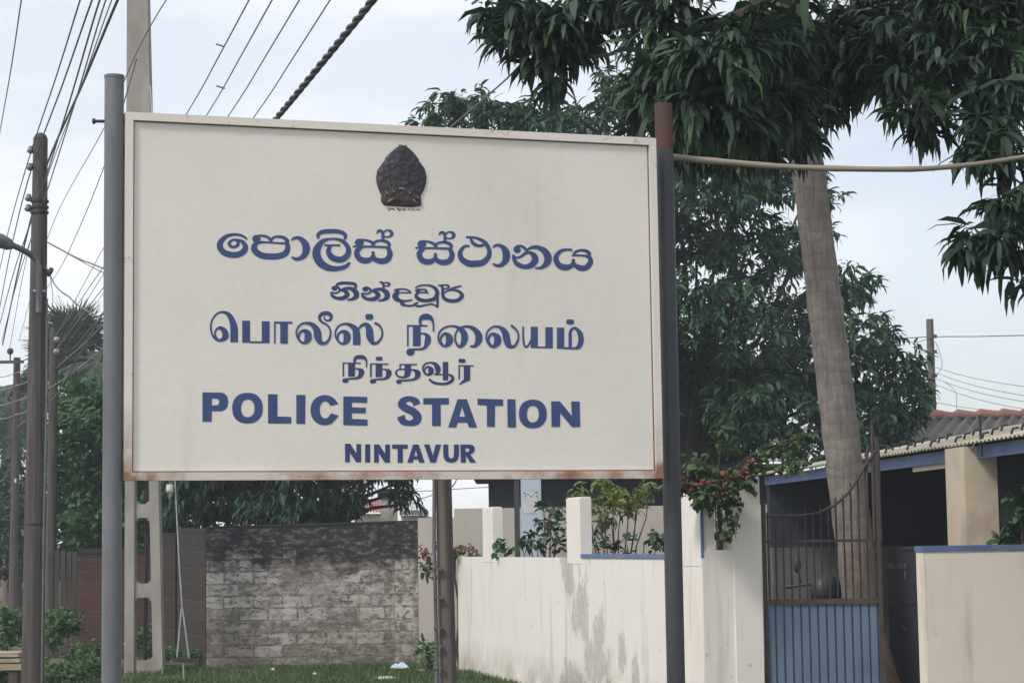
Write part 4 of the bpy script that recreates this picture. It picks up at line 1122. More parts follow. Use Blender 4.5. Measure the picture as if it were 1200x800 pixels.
# concrete lattice pole
lp = thing('lattice_pole', G(168, 27), 'tall concrete power pole with ladder-like openings behind the sign', 'power pole')
zt = P(162, -60, 27).z
def lx(z, side):   # left / right edge of the pole at height z
    s = z / zt
    l = G(146.5, 27).x * (1 - s) + P(150.5, -60, 27).x * s; r = G(191, 27).x * (1 - s) + P(173, -60, 27).x * s
    return l if side < 0 else r
ZB = 3.9
mb = MB()
for side in (-1, 1):
    vs_ = []
    for z in (-.3, ZB):
        e = lx(z, side); w = .125 * -side
        x0, x1 = sorted((e, e + w))
        vs_ += [Vector((x0, 26.9, z)), Vector((x1, 26.9, z)), Vector((x1, 27.12, z)), Vector((x0, 27.12, z))]
    mb.hexa(vs_)
vs_ = []
for z in (ZB, zt): vs_ += [Vector((lx(z, -1), 26.9, z)), Vector((lx(z, 1), 26.9, z)), Vector((lx(z, 1), 27.12, z)), Vector((lx(z, -1), 27.12, z))]
mb.hexa(vs_)
rung = [P(168, (a + b_) / 2, 27).z for a, b_ in ((590, 607), (683, 700), (773, 790))]
for z in rung + [rung[0] + 1.05, rung[0] + 2.1]:
    xl, xr = lx(z, -1) + .124, lx(z, 1) - .124
    mb.box(((xl + xr) / 2, 27.01, z), xr - xl, .16, .18)
    for sx_ in (-1, 1):
        for sz_ in (-1, 1):
            x = xl if sx_ < 0 else xr
            mb.add([(x, 26.94, z + sz_ * .09), (x, 26.94, z + sz_ * .15), (x - sx_ * .06, 26.94, z + sz_ * .09), (x, 27.08, z + sz_ * .09), (x, 27.08, z + sz_ * .15), (x - sx_ * .06, 27.08, z + sz_ * .09)],
                   [(0, 1, 2), (3, 5, 4), (1, 4, 5, 2), (0, 3, 4, 1), (0, 2, 5, 3)])
mb.build('shaft', M['concrete'], lp)
mb = MB(); mb.tube([P(173, 560, 27.3), P(171, 680, 27.3), G(169, 27.3)], .03, 6); mb.build('earth_pipe', M['timber'], lp)

# slim pole seen under the board
mp_ = thing('timber_pole', G(521, 12), 'slim grey pole with a conduit clipped to it, standing behind the sign board', 'pole')
mb = MB(); a, b_ = G(522.5, 12, -.3), Vector((P(516.5, 560, 12).x, 12, 3.5))
mb.tube([a.lerp(b_, i / 5) for i in range(6)], [.055 - .0012 * i * 2 for i in range(6)], 14); mb.build('shaft', M['timber2'], mp_)
mb = MB(); mb.tube([P(512, 812, 11.93), P(511.5, 760, 11.93), P(510, 690, 11.94), P(508.5, 640, 11.95), P(509, 560, 11.96), P(509, 500, 11.97)], .011, 7); cd = mb.build('conduit', M['post_l'], mp_)
for py in (666, 700, 735, 757, 782): 
    q = P(513, py, 11.93); mb = MB(); mb.box(q, .05, .03, .012); mb.build('clip', M['timber2'], cd)

# stay wire with turnbuckle, insulator
st = thing('stay_wire', G(213, 25.2), 'thin galvanised stay wire with forked lower end beside the lattice pole', 'stay wire')
mb = MB(); mb.tube([P(176, 100, 26.9), P(205, 562, 25.6), P(210, 660, 25.35), P(213.5, 712, 25.3)], .009, 6); mb.build('wire', M['galv'], st)
for (x1, x2) in ((212.8, 207.5), (213.8, 221.5)): mb = MB(); mb.tube([P(x1, 712, 25.3), P(x2, 770, 25.25)], .011, 6); mb.build('fork_rod', M['galv'], st)
mb = MB(); mb.box(P(214, 773, 25.25), .22, .06, .045); mb.build('stay_plate', M['iron'], st)
mb = MB(); mb.tube([P(214.5, 775, 25.25), G(216, 25.2, -.3)], .012, 6); mb.build('anchor_rod', M['galv'], st)
ins = thing('hanging_insulator', P(199, 573, 25.5), 'small white insulator hanging just under the sign near the stay wire', 'insulator')
mb = MB(); q = P(199, 572, 25.5); mb.tube([q + Vector((0, 0, -.05)), q + Vector((0, 0, -.045)), q, q + Vector((0, 0, .05))], [.02, .045, .045, .04], 10); mb.build('body', M['ceramic'], ins)
mb = MB(); mb.tube([q, P(197, 480, 25.8), P(178, 200, 26.8)], .006, 5); mb.build('wire', M['wire'], ins)

# bamboo pole tied across
bb = thing('bamboo_pole', P(900, 192, 10), 'long thin bent bamboo pole reaching right from the sign post', 'bamboo pole')
mb = MB(); cpts = catmull([(785, 184, 9.6), (850, 190, 9.6), (930, 196, 9.6), (1050, 198.5, 9.6), (1120, 195, 9.6), (1200, 184, 9.6), (1290, 166, 9.6)], 5)
mb.tube([P(p[0], p[1], p[2]) for p in cpts], [.0165 - .007 * i / len(cpts) + (.0014 if i % 4 == 0 else 0) for i in range(len(cpts))], 8); mb.build('cane', M['bamboo'], bb)

# ------------------------------------------------------------------ overhead wires
def wire(pts, r, m_, label, group, name='overhead_wire', sub=6):
    c = catmull(pts, sub); mb = MB(); w3 = [P(p[0], p[1], p[2]) for p in c]
    if pts[0][1] < -10:                     # the span goes on over the viewer's head
        dn = (w3[0] - w3[1]).normalized()
        w3 = [w3[0] + dn * k_ for k_ in (24, 16, 8)] + w3
    mb.tube(w3, r * .78, 6, False)
    q = P(*pts[0])
    o = mb.build(name, m_, None, q)
    return tag(o, label, 'wire', group)
g1 = 'thin wires over the sign board'
xs = [(292, 0, 222, 128), (319, 0, 246, 129), (351, 0, 271, 131), (387, 0, 300, 134)]
words = ['leftmost', 'second from the left', 'third from the left', 'rightmost']
for (x1, y1, x0, y0), w in zip(xs, words):
    dx, dy = x0 - x1, y0 - y1
    wire([(x1 - dx * .6, y1 - dy * .6, 11), (x1, y1, 12.5), ((x0 + x1) / 2 + .6, (y0 + y1) / 2, 15), (x0, y0, 18.5), (x0 + dx * 1.1 - 4, y0 + dy, 27), (62 + (x0 - 222) * .3, 400 + (x0 - 222) * .12, 32)], .0075, M['wire_pale'], 'thin pale wire rising behind the sign, ' + w + ' of the four', g1)
for px, py in ((258, 55), (258.5, 104)):
    q = P(px, py, 14.5); mb = MB(); mb.tube([q + Vector((-.03, 0, .02)), q + Vector((.03, 0, -.0))], .006, 5); o = mb.build('wire_spacer', M['wire'], None, q)
    tag(o, 'tiny clip on the %s overhead wire above the sign' % ('leftmost thin' if py < 80 else 'second thin'), 'wire clip')
# twisted bundle
M['strand'] = mottled('black cable sheath', (.045, .048, .056), (.075, .078, .088), 12, .55, 0)
mb = MB()
cb = catmull([(470, -42, 10.5), (437, 0, 11.3), (382, 68, 12.8), (327, 135, 14.6), (230, 250, 19), (130, 372, 26), (66, 432, 32)], 40)
cl = [P(p[0], p[1], p[2]) for p in cb]
dn = (cl[0] - cl[2]).normalized(); cl = [cl[0] + dn * k_ * .12 for k_ in range(140, 0, -1)] + cl
abc = thing('twisted_cable', cl[0], 'thick dark twisted bundle cable climbing from behind the sign', 'cable', None)
for st_ in range(3):
    mb = MB(); pts_ = []
    acc = 0
    for i, p in enumerate(cl):
        if i: acc += (p - cl[i - 1]).length
        t_ = (cl[min(i + 1, len(cl) - 1)] - cl[max(i - 1, 0)]).normalized()
        a_ = t_.cross(Vector((0, 0, 1))).normalized(); b_ = t_.cross(a_)
        w = acc / .62 * 2 * math.pi / 1.0 + st_ * 2 * math.pi / 3
        pts_.append(p + (a_ * math.cos(w) + b_ * math.sin(w)) * .013)
    mb.tube(pts_, .0115, 6, False); mb.build('strand', M['strand'], abc)
# bundle passing the nearest timber pole
g2 = 'overhead wires at the nearest timber pole'
def lw(x1, xp, yp, x2, y2, r, m_, label): wire([(x1 + (x1 - xp) * .35, -62, 12), (x1, 0, 13.5), ((x1 + xp) / 2 + 1, yp / 2, 16.5), (xp, yp, 21), ((xp + x2) / 2 - 3, (yp + y2) / 2, 27), (x2, y2, 38)], r, m_, label, g2)
lw(94, 37, 176, -8, 352, .008, M['wire'], 'thin wire meeting the topmost insulator of the nearest timber pole')
lw(108, 37.5, 196, -4, 380, .009, M['wire'], 'wire meeting the second insulator of the nearest timber pole')
lw(117, 46, 232, -3, 390, .009, M['wire'], 'wire crossing the nearest timber pole near its third insulator')
lw(124, 50, 240, 2, 400, .0075, M['wire_pale'], 'pale wire crossing the nearest timber pole at its steel bands')
lw(138, 54, 196, 3, 404, .014, M['wire'], 'thickest dark wire of the bundle at the nearest timber pole')
lw(131, 53, 215, 10, 415, .006, M['wire_pale'], 'thin pale wire just left of the thickest wire of the bundle')
wire([(30, -30, 14), (25, 0, 15), (13, 80, 18), (-2, 165, 24)], .0075, M['wire_pale'], 'lone thin wire at the top left corner of the sky', None)
g3 = 'thin wires between the timber poles and the sign'
wire([(215, -20, 12), (195, 0, 13), (160, 62, 15), (122, 150, 19), (62, 262, 27), (22, 400, 40)], .006, M['wire_pale'], 'thin wire crossing the concrete pole just above the sign', g3)
wire([(160, 70, 15), (122, 195, 18), (78, 300, 24), (52, 342, 21)], .006, M['wire_pale'], 'thin wire falling from the left sign post to the lamp arm', g3)
wire([(56, 284, 21), (90, 302, 19), (122, 315, 17), (200, 350, 14.8)], .009, M['wire'], 'straight service wire from the nearest timber pole to behind the sign', g3)
wire([(57, 285, 21), (90, 303, 19.2), (118, 318, 17.4), (200, 356, 15)], .006, M['wire_pale'], 'pale wire hugging the straight service wire', g3)
wire([(58, 321, 21), (64, 333, 20.8), (72, 342, 20.5), (80, 347, 20), (88, 355, 19.5), (97, 361, 19), (107, 367, 18.5), (116, 371, 18), (140, 380, 17)], .009, M['wire'], 'wavy service wire sagging beside the nearest timber pole', g3)
wire([(135, 300, 20), (122, 312, 21), (92, 355, 24), (62, 398, 31.8)], .007, M['wire_pale'], 'thin slanting wire above the palm crown, upper one', g3)
wire([(135, 322, 20), (122, 336, 21), (94, 372, 24), (64, 412, 31.8)], .007, M['wire_pale'], 'thin slanting wire above the palm crown, lower one', g3)
wire([(140, 340, 18), (120, 368, 20), (98, 408, 24), (60, 470, 30), (20, 500, 40)], .013, M['wire'], 'dark slanting cable in front of the palm crown', g3)
wire([(130, 400, 20), (100, 425, 24), (62, 452, 30), (18, 470, 41)], .007, M['wire_pale'], 'thin wire crossing the dark trees left of the sign post', g3)
wire([(59, 325, 20.9), (62, 350, 20.9), (58, 372, 20.9), (55, 395, 20.9)], .005, M['wire_pale'], 'loose loop of wire hanging on the nearest timber pole', g3)
g5 = 'slack wires at the distant crossarm'
for y, w in ((437, 'topmost'), (452, 'second'), (470, 'third'), (486, 'lowest')):
    wire([(-12, y + 6, 46), (6, y + 4, 43), (18, y, 41.7), (30, y - 4, 38), (44, y - 14, 33)], .011, M['wire_pale'], 'slack pale wire at the distant crossarm pole, %s of four' % w, g5)
g4 = 'wires at the pole above the red ridge'
wire([(960, 396, 44), (1045, 396.5, 44), (1092, 394.5, 43.8), (1150, 394, 41), (1215, 392.5, 38)], .014, M['wire'], 'level dark wire crossing the pole above the red ridge', g4)
wire([(1045, 397, 44), (1070, 401, 44), (1092, 396, 43.8)], .010, M['wire'], 'short slack wire joining the pole above the red ridge', g4)
for (y0, y1, w) in ((430, 452, 'topmost'), (436, 463, 'second'), (443, 470, 'third'), (450, 479, 'fourth'), (471, 482, 'lowest')):
    wire([(1095, y0, 43.8), (1130, y0 + (y1 - y0) * .38 + 2, 41), (1165, y0 + (y1 - y0) * .7 + 2, 38), (1215, y1 + 3, 35)], .009, M['wire_pale'], 'thin wire slanting down from the pole above the red ridge, %s of five' % w, g4)
wire([(1096, 400, 43.8), (1101, 412, 43.8), (1104, 428, 43.8), (1098, 440, 43.8)], .008, M['wire'], 'drooping loop of wire on the pole above the red ridge', g4)
wire([(1108, 448, 43.6), (1118, 456, 43.2), (1121, 466, 42.6), (1121, 480, 42)], .008, M['wire'], 'curled wire end hanging over the red ridge', g4)
wire([(660, 20, 11.5), (608, 78, 11), (574, 110, 10.8), (480, 190, 10.4)], .006, M['wire'], 'short thin wire between the mango leaves and the sign top', None)
wire([(440, 577, 40), (500, 575, 38), (545, 572, 36), (620, 568, 34)], .01, M['wire'], 'level wire in the sky gap under the sign', None)
wire([(470, 589, 30), (500, 582, 20), (528, 571, 12), (536, 560, 11.9)], .005, M['wire'], 'short wire slanting to the slim pole under the sign', None)

# ------------------------------------------------------------------ trees
def px_blobs(lst, d_default):
    o = []
    for b_ in lst:
        px, py, r = b_[:3]; d = b_[3] if len(b_) > 3 else d_default
        o.append((P(px, py, d), r / F * d))
    return o

# near mango tree, trunk right of the picture, crown overhead
nt_ = thing('mango_tree', Vector((4.6, 11.6, 0)), 'nearest dark mango tree whose leafy boughs hang over the upper right', 'tree')
near = [(585, 5, 26), (612, 25, 40), (640, 55, 30), (662, 18, 46), (672, 48, 24), (692, 8, 30), (648, 92, 14), (636, 72, 20), (720, 5, 30), (655, 40, 38), (625, 48, 26), (604, 45, 16),
        (790, 20, 55, 10.2), (800, 75, 52, 10), (768, 8, 20), (770, 120, 42, 10.2), (820, 120, 52, 9.9), (850, 60, 62, 9.8), (860, 130, 55, 10), (745, 110, 24), (900, 40, 62, 10.2), (905, 110, 56, 10.6), (885, 165, 36, 10.8), (930, 150, 36, 11), (840, 175, 32, 11), (800, 165, 32, 11),
        (945, 60, 62, 11.5), (990, 45, 58, 11.5), (1000, 85, 38, 11.4), (1050, 55, 62, 11.2), (1055, 95, 34, 11), (1110, 50, 62, 11), (1100, 100, 34, 11), (1080, 140, 30, 10.8), (1072, 122, 26, 10.8), (1165, 60, 60, 10.8), (1170, 110, 48, 10.6), (1150, 150, 32, 10.5),
        (1175, 180, 34, 10.4), (1185, 225, 30, 10.3), (1165, 240, 24, 10.3), (1148, 275, 24, 10.2), (1168, 285, 28, 10.2), (1130, 283, 14, 10.2), (1185, 300, 26, 10.2), (1195, 335, 16, 10.2), (1165, 8, 50, 10.9), (1115, 5, 50, 11), (1195, 40, 40, 10.9), (1210, 10, 50, 11), (1135, 178, 10, 10.4), (1200, 270, 30, 10.4), (960, 110, 40, 11.4), (1030, 15, 60, 11.6)]
bl_near = px_blobs(near, 11)
cen, axz, own = blob_points(bl_near, 420, rng, .2, .85)
leaves('crown', cen, axz, M['mango_near'], nt_, .19, .033, 13, 1.0, .45, rng, up=-.15, jit=.10, fold=.16)
# upper crown, above the frame: shades what is seen
upper = []
for i in range(90):
    x = rng.uniform(.2, 7.0); y = rng.uniform(9.0, 14.0); z = rng.uniform(4.75, 7.6)
    if ((x - 3.4) / 3.2) ** 2 + ((y - 11.2) / 1.6) ** 2 + ((z - 4.9) / 1.9) ** 2 < 1: upper.append((Vector((x, y, z)), rng.uniform(.5, .85)))
cu, au, _ = blob_points(upper, 40, rng, .3, .8)
leaves('crown', cu, au, M['mango_near'], nt_, .24, .06, 10, .9, .5, rng, up=-.1, jit=.15)
mb = MB(); fork = Vector((4.4, 11.7, 2.6))
limb(mb, (4.6, 11.6, -.2), fork, .24, .19, rng, n=5, wob=.03)
hubs = [P(1150, 60, 11), P(1000, 30, 11.4), P(870, 20, 10.6), P(690, 5, 11), P(1180, 230, 10.5)]
f2_ = Vector((3.5, 11.6, 5.4))
limb(mb, fork, f2_, .16, .11, rng, .06); limb(mb, f2_, hubs[2], .10, .05, rng, .05); limb(mb, hubs[2], P(795, 45, 10.6), .05, .03, rng); limb(mb, fork, Vector((4.0, 11.5, 5.0)), .12, .08, rng, .05); limb(mb, Vector((4.0, 11.5, 5.0)), hubs[0], .06, .03, rng, .05)
limb(mb, hubs[0], hubs[4], .05, .02, rng, .02)
limb(mb, fork, Vector((5.4, 12.4, 6.6)), .16, .06, rng, .03); limb(mb, f2_, Vector((2.6, 12.6, 7)), .09, .04, rng, .03)
br_end = P(795, 15, 10.7)
pts_ = catmull([(800, 6, 10.7), (770, 14, 10.8), (735, 22, 10.9), (700, 28, 11), (660, 30, 11), (620, 25, 11)], 5); mb.tube([P(p[0], p[1], p[2]) for p in pts_], [.030 - .02 * i / len(pts_) for i in range(len(pts_))], 7)
pts_ = catmull([(790, 30, 10.7), (752, 32, 10.8), (737, 48, 10.85), (722, 62, 10.9), (700, 66, 10.95), (688, 68, 11)], 5); mb.tube([P(p[0], p[1], p[2]) for p in pts_], .009, 6)
for c_, o_ in zip(cen, own):
    if rng.random() < .2:
        p0 = bl_near[o_][0]; mb.tube([Vector(p0), Vector(p0).lerp(Vector(c_), .6) + Vector((0, 0, .02)), Vector(c_)], [.009, .006, .004], 4, False)
mb.build('trunk', M['bark'], nt_)

# mango tree in the yard
mt = thing('mango_tree', Vector((2.7, 30.2, 0)), 'big round mango tree in the yard rising behind the sign and palm trunk', 'tree')
mid = [(500, 138, 22), (530, 128, 30), (555, 125, 34), (580, 135, 34), (610, 140, 30), (635, 130, 28), (660, 140, 34), (690, 135, 30), (718, 122, 30), (740, 100, 30), (708, 90, 16), (760, 130, 50), (775, 70, 44), (800, 190, 60), (850, 215, 64), (900, 205, 56), (950, 215, 34), (968, 232, 18), (820, 280, 60), (880, 300, 62), (940, 290, 48), (815, 360, 58), (870, 385, 62), (930, 375, 55), (985, 340, 40), (1010, 335, 24),
       (1000, 390, 44), (1035, 405, 34), (1060, 430, 32), (1078, 452, 22), (1030, 455, 44), (1060, 480, 32), (985, 450, 52), (1010, 500, 46), (960, 505, 50), (925, 440, 55), (870, 450, 58), (820, 440, 56), (812, 475, 50), (845, 440, 50), (880, 480, 50), (800, 430, 46), (845, 490, 50), (900, 450, 46), (800, 515, 50), (850, 520, 52), (905, 510, 50), (1040, 500, 36), (760, 250, 60), (760, 400, 70), (770, 520, 50),
       (650, 200, 75), (560, 190, 60), (600, 290, 80), (700, 300, 85), (660, 420, 70), (720, 480, 60), (700, 200, 70)]
bl_mid = [(P(px, py, 29.5 + rng.uniform(-1.6, 2.2)), r / F * 29.5) for (px, py, r) in mid]
cen, axz, own = blob_points(bl_mid, 190, rng, .35, .9)
leaves('crown', cen, axz, M['mango_mid'], mt, .21, .050, 11, 1.0, .45, rng, up=.0, jit=.14)
mb = MB(); fk = Vector((2.6, 30.2, 2.6)); limb(mb, (2.7, 30.2, -.2), fk, .32, .25, rng, n=5, wob=.03)
for tgt in (P(860, 300, 30), P(960, 330, 30), P(760, 250, 30), P(640, 230, 30), P(990, 440, 30), P(820, 420, 29.5)):
    limb(mb, fk, tgt, .14, .04, rng, .05)
for i, (c_, r_) in enumerate(bl_mid): limb(mb, fk.lerp(c_, .55), c_, .035, .012, rng, .02, 4)
mb.build('trunk', M['bark'], mt)

# mango behind the block wall
mt2 = thing('mango_tree', Vector((-3.2, 32.4, 0)), 'mango tree with drooping leaves behind the flaking block wall', 'tree')
lst = [(215, 585, 36), (255, 580, 44), (300, 585, 40), (345, 580, 44), (385, 582, 38), (415, 586, 22), (402, 600, 16), (285, 545, 60), (360, 535, 60), (230, 530, 60), (300, 460, 90), (380, 440, 80), (220, 430, 70), (425, 560, 22), (468, 575, 15), (478, 588, 14), (474, 560, 20), (462, 545, 24), (450, 555, 12), (305, 600, 30), (350, 604, 26), (250, 606, 28), (200, 608, 24), (430, 500, 50)]
bl_b = [(P(px, py, 31.6 + rng.uniform(-.8, 1.4)), r / F * 31.6) for (px, py, r) in lst]
cen, axz, own = blob_points(bl_b, 220, rng, .35, .9)
leaves('crown', cen, axz, M['mango_mid'], mt2, .22, .045, 11, 1.25, .45, rng, up=-.1, jit=.12)
mb = MB(); fk = Vector((-3.1, 32.4, 1.9)); limb(mb, (-3.2, 32.4, -.2), fk, .24, .2, rng, n=4, wob=.03)
for i, (c_, r_) in enumerate(bl_b): limb(mb, fk, c_, .06, .012, rng, .04, 5)
mb.build('trunk', M['bark'], mt2)

# dense bushy tree on the left
bt = thing('bushy_tree', Vector((-7.2, 34.5, 0)), 'dense green bushy tree behind the timber poles, left of the sign', 'tree')
lst = [(85, 470, 34), (115, 470, 36), (140, 480, 40), (75, 510, 36), (110, 515, 46), (150, 520, 46), (180, 540, 50), (85, 560, 40), (120, 570, 48), (160, 580, 48), (80, 610, 36), (115, 620, 40), (150, 625, 40), (190, 610, 40), (175, 470, 50), (210, 500, 60), (60, 600, 26), (70, 650, 26), (105, 655, 34), (170, 650, 34), (215, 575, 40), (60, 540, 22)]
bl_t = [(P(px, py, 34 + rng.uniform(-1.2, 1.5)), r / F * 34) for (px, py, r) in lst]
cen, axz, own = blob_points(bl_t, 330, rng, .4, .9)
leaves('crown', cen, axz, M['bush'], bt, .16, .07, 9, .7, .6, rng, up=.1, jit=.25)
mb = MB(); fk = Vector((-7.2, 34.5, 1.4)); limb(mb, (-7.2, 34.5, -.2), fk, .22, .18, rng, n=4, wob=.03)
for i, (c_, r_) in enumerate(bl_t): limb(mb, fk, c_, .05, .012, rng, .04, 5)
mb.build('trunk', M['bark'], bt)
bt2 = thing('bushy_tree', G(20, 46), 'shadowy tree behind the distant pole at the left edge', 'tree')
lst = [(5, 560, 34), (30, 580, 30), (10, 610, 36), (40, 620, 26), (-15, 590, 40), (30, 650, 30), (5, 660, 34), (48, 560, 22), (45, 520, 18)]
bl_t = [(P(px, py, 46 + rng.uniform(-1, 1)), r / F * 46) for (px, py, r) in lst]
cen, axz, own = blob_points(bl_t, 120, rng, .4, .9)
leaves('crown', cen, axz, M['mango_mid'], bt2, .22, .09, 9, .7, .6, rng, up=.1, jit=.25)
mb = MB(); q = G(20, 46); limb(mb, q + Vector((0, 0, -.2)), q + Vector((0, 0, 1.8)), .2, .15, rng, n=4)
for (c_, r_) in bl_t: limb(mb, q + Vector((0, 0, 1.0)), c_, .05, .015, rng, .03, 4)
mb.build('trunk', M['bark'], bt2)

# coconut palms
def frond_mesh(L, rng, droop, nl=38, lw=.07):
    """one frond in local space: rachis along +X rising then drooping, leaflets both sides"""
    mb = MB(); pts_, e = [Vector((0, 0, 0))], 0
    for i in range(10):
        e = -droop * (i / 9) ** 1.3
        pts_.append(pts_[-1] + Vector((math.cos(e), 0, math.sin(e))) * L / 10)
    mb.tube(pts_, [.035 * L / 3 * (1 - .9 * i / 10) + .004 for i in range(11)], 5, False)
    for i in range(nl):
        s = .10 + .88 * i / (nl - 1); k = s * 10; j = min(int(k), 9)
        p = pts_[j].lerp(pts_[j + 1], k - j); d = (pts_[j + 1] - pts_[j]).normalized()
        ll = L * .27 * (math.sin(math.pi * min(1, s * .85 + .12)) ** .6) * rng.uniform(.85, 1.1)
        for sd in (-1, 1):
            out_ = (d * .55 + Vector((0, sd * .8, -.15 + rng.normal(0, .1)))).normalized()
            m_ = p + out_ * ll * .5; tip = m_ + (out_ + Vector((0, 0, -.9))).normalized() * ll * .5
            up_ = Vector((0, 0, 1)).cross(out_).normalized() * lw * .5
            mb.add([p + up_ * .5, p - up_ * .5, m_ - up_, m_ + up_, tip], [(0, 1, 2, 3), (3, 2, 4)])
    return mb
def palm(name, base, top, r0, r1, label, nf, L, rng, trunk_m, sub=10, flare=1.0, bend=.0, elev=(-.5, 1.1)):
    t_ = thing(name, base, label, 'palm tree')
    mb = MB(); pts_, rr = [], []
    n = 40
    for i in range(n + 1):
        s = i / n; p = base.lerp(top, s) + Vector((bend * math.sin(math.pi * s), 0, 0))
        pts_.append(p); r_ = r0 + (r1 - r0) * s + (flare * r0 * .9 * max(0, 1 - s * 9) ** 1.6)
        rr.append(r_ * (1.03 if i % 2 else .985) * (1 + rng.normal(0, .012)))
    pts_[0] = pts_[0] + Vector((0, 0, -.2))
    mb.tube(pts_, rr, 16); mb.build('trunk', trunk_m, t_)
    fm_ = [frond_mesh(L, rng, dp) for dp in (1.0, 1.4, 1.8)]
    meshes = []
    for m_ in fm_:
        o = m_.build('frond', M['palm_leaf'], t_); meshes.append(o)
        a = o.data.attributes.new('leafvar', 'FLOAT', 'POINT'); a.data.foreach_set('value', rng.beta(2, 2.5, len(o.data.vertices)).astype(np.float32))
        for v in o.data.vertices: v.co = v.co + Vector(base)     # build() shifted by the base; undo
    for i in range(nf):
        o = meshes[i % 3] if i < 3 else meshes[i % 3].copy()
        if i >= 3: col.objects.link(o)
        el = elev[0] + (elev[1] - elev[0]) * ((i * .618) % 1)
        o.parent = t_
        o.location = Vector(top) - Vector(base)
        o.rotation_euler = (rng.normal(0, .2), -el, i * 2.39996 + rng.normal(0, .15))
        s = rng.uniform(.85, 1.1); o.scale = (s, s, s)
    return t_
pbm, t, b, out = new_mat('coconut trunk')
f, n1 = noise_fac(t, 5, .35, .68, 8, (1, 1, .8), rough=.7)
c = mixc(t, f, (.165, .145, .13), (.265, .235, .21))
f2, n2 = noise_fac(t, 14, .50, .66, 6, (2.2, 2.2, .22), loc=(1, 2, 3))
c = mixc(t, math_(t, 'MULTIPLY', f2, .45), c, (.075, .063, .055))
tcw = N(t, 'ShaderNodeTexCoord'); wv = N(t, 'ShaderNodeTexWave', wave_type='BANDS', bands_direction='Z')
wv.inputs['Scale'].default_value = 2.6; wv.inputs['Distortion'].default_value = 5.0; wv.inputs['Detail'].default_value = 3; wv.inputs['Detail Scale'].default_value = 2.0
t.links.new(tcw.outputs['Object'], wv.inputs['Vector'])
rg = maprange(t, wv.outputs['Fac'], .12, .0)
c = mixc(t, math_(t, 'MULTIPLY', rg, .28), c, (.09, .076, .066))
sz = N(t, 'ShaderNodeSeparateXYZ'); t.links.new(tcw.outputs['Object'], sz.inputs[0])
f3, n3 = noise_fac(t, 4, .42, .60, 6, (1, 1, .6), loc=(5, 5, 5))
c = mixc(t, math_(t, 'MULTIPLY', math_(t, 'MULTIPLY', maprange(t, sz.outputs['Z'], 2.2, 1.0), f3, True), .75), c, (.14, .075, .05))
t.links.new(c, b.inputs['Base Color']); b.inputs['Roughness'].default_value = .95
add_bump(t, b, math_(t, 'ADD', math_(t, 'MULTIPLY', wv.outputs['Fac'], .22), math_(t, 'SUBTRACT', n1.outputs['Fac'], math_(t, 'MULTIPLY', f2, .5))), .8, .015)
M['palm_bark'] = pbm
# near palm behind the gate
pb_ = G(1014, 18.9); tb = P(941, 190, 18.9)
kdir = (tb - P(985, 600, 18.9)); topn = tb + kdir * .85
palm('coconut_palm', pb_, topn, .185, .135, 'leaning coconut palm trunk inside the gate, crown above the picture', 14, 3.6, rng, M['palm_bark'], flare=.9, bend=.0)
# distant palms at the left
def fan_palm(base, top, label, rad, n_leaf):
    t_ = thing('fan_palm', base, label, 'palm tree')
    mb = MB(); mb.tube([base + Vector((0, 0, -.2)), base.lerp(top, .5), top], [.2, .17, .16], 10); mb.build('trunk', M['bark'], t_)
    meshes = []
    for v_ in range(3):
        mb = MB(); st_ = rad * .45
        mb.tube([Vector((0, 0, 0)), Vector((st_, 0, 0))], .025, 5, False)
        for k in range(26):
            w = R(-125 + 250 * k / 25); L_ = rad * .62 * rng.uniform(.85, 1.1) * (1 - .25 * abs(w) / 2.2)
            dv = Vector((math.cos(w), math.sin(w), rng.normal(.0, .12))); nv = Vector((-math.sin(w), math.cos(w), 0))
            p0 = Vector((st_, 0, 0)); m_ = p0 + dv * L_ * .5; tp_ = p0 + dv * L_ + Vector((0, 0, -.12 * L_ * rng.random()))
            mb.add([p0, m_ + nv * .035 + Vector((0, 0, .02)), tp_, m_ - nv * .035 - Vector((0, 0, .01))], [(0, 3, 2, 1)])
        o = mb.build('fan_leaf', M['palm_leaf'], t_); meshes.append(o)
        for v in o.data.vertices: v.co = v.co + Vector(base)
        a = o.data.attributes.new('leafvar', 'FLOAT', 'POINT'); a.data.foreach_set('value', rng.beta(2, 2.5, len(o.data.vertices)).astype(np.float32))
    for i in range(n_leaf):
        o = meshes[i % 3] if i < 3 else meshes[i % 3].copy()
        if i >= 3: col.objects.link(o)
        o.parent = t_; o.location = Vector(top) - Vector(base)
        el = math.asin(-.55 + 1.5 * ((i + .5) / n_leaf)) if -.55 + 1.5 * ((i + .5) / n_leaf) < 1 else 1.5
        o.rotation_euler = (rng.normal(0, .5), -el, i * 2.39996)
fan_palm(G(83, 58), P(85, 402, 58), 'dark round headed fan palm right of the nearest timber pole', 1.45, 34)
dp = [(116, 425, 56, 2.0, 'distant coconut palm whose crown is half hidden by the left sign post'), (8, 470, 60, 2.6, 'coconut palm with hanging fronds at the left edge'), (36, 455, 66, 2.4, 'far coconut palm between the two left timber poles')]
for (px, py, d, L, lab) in dp:
    palm('coconut_palm', G(px - 3, d), P(px, py, d), .16, .12, lab, 22, L, rng, M['palm_bark'], elev=(-1.1, 1.25))

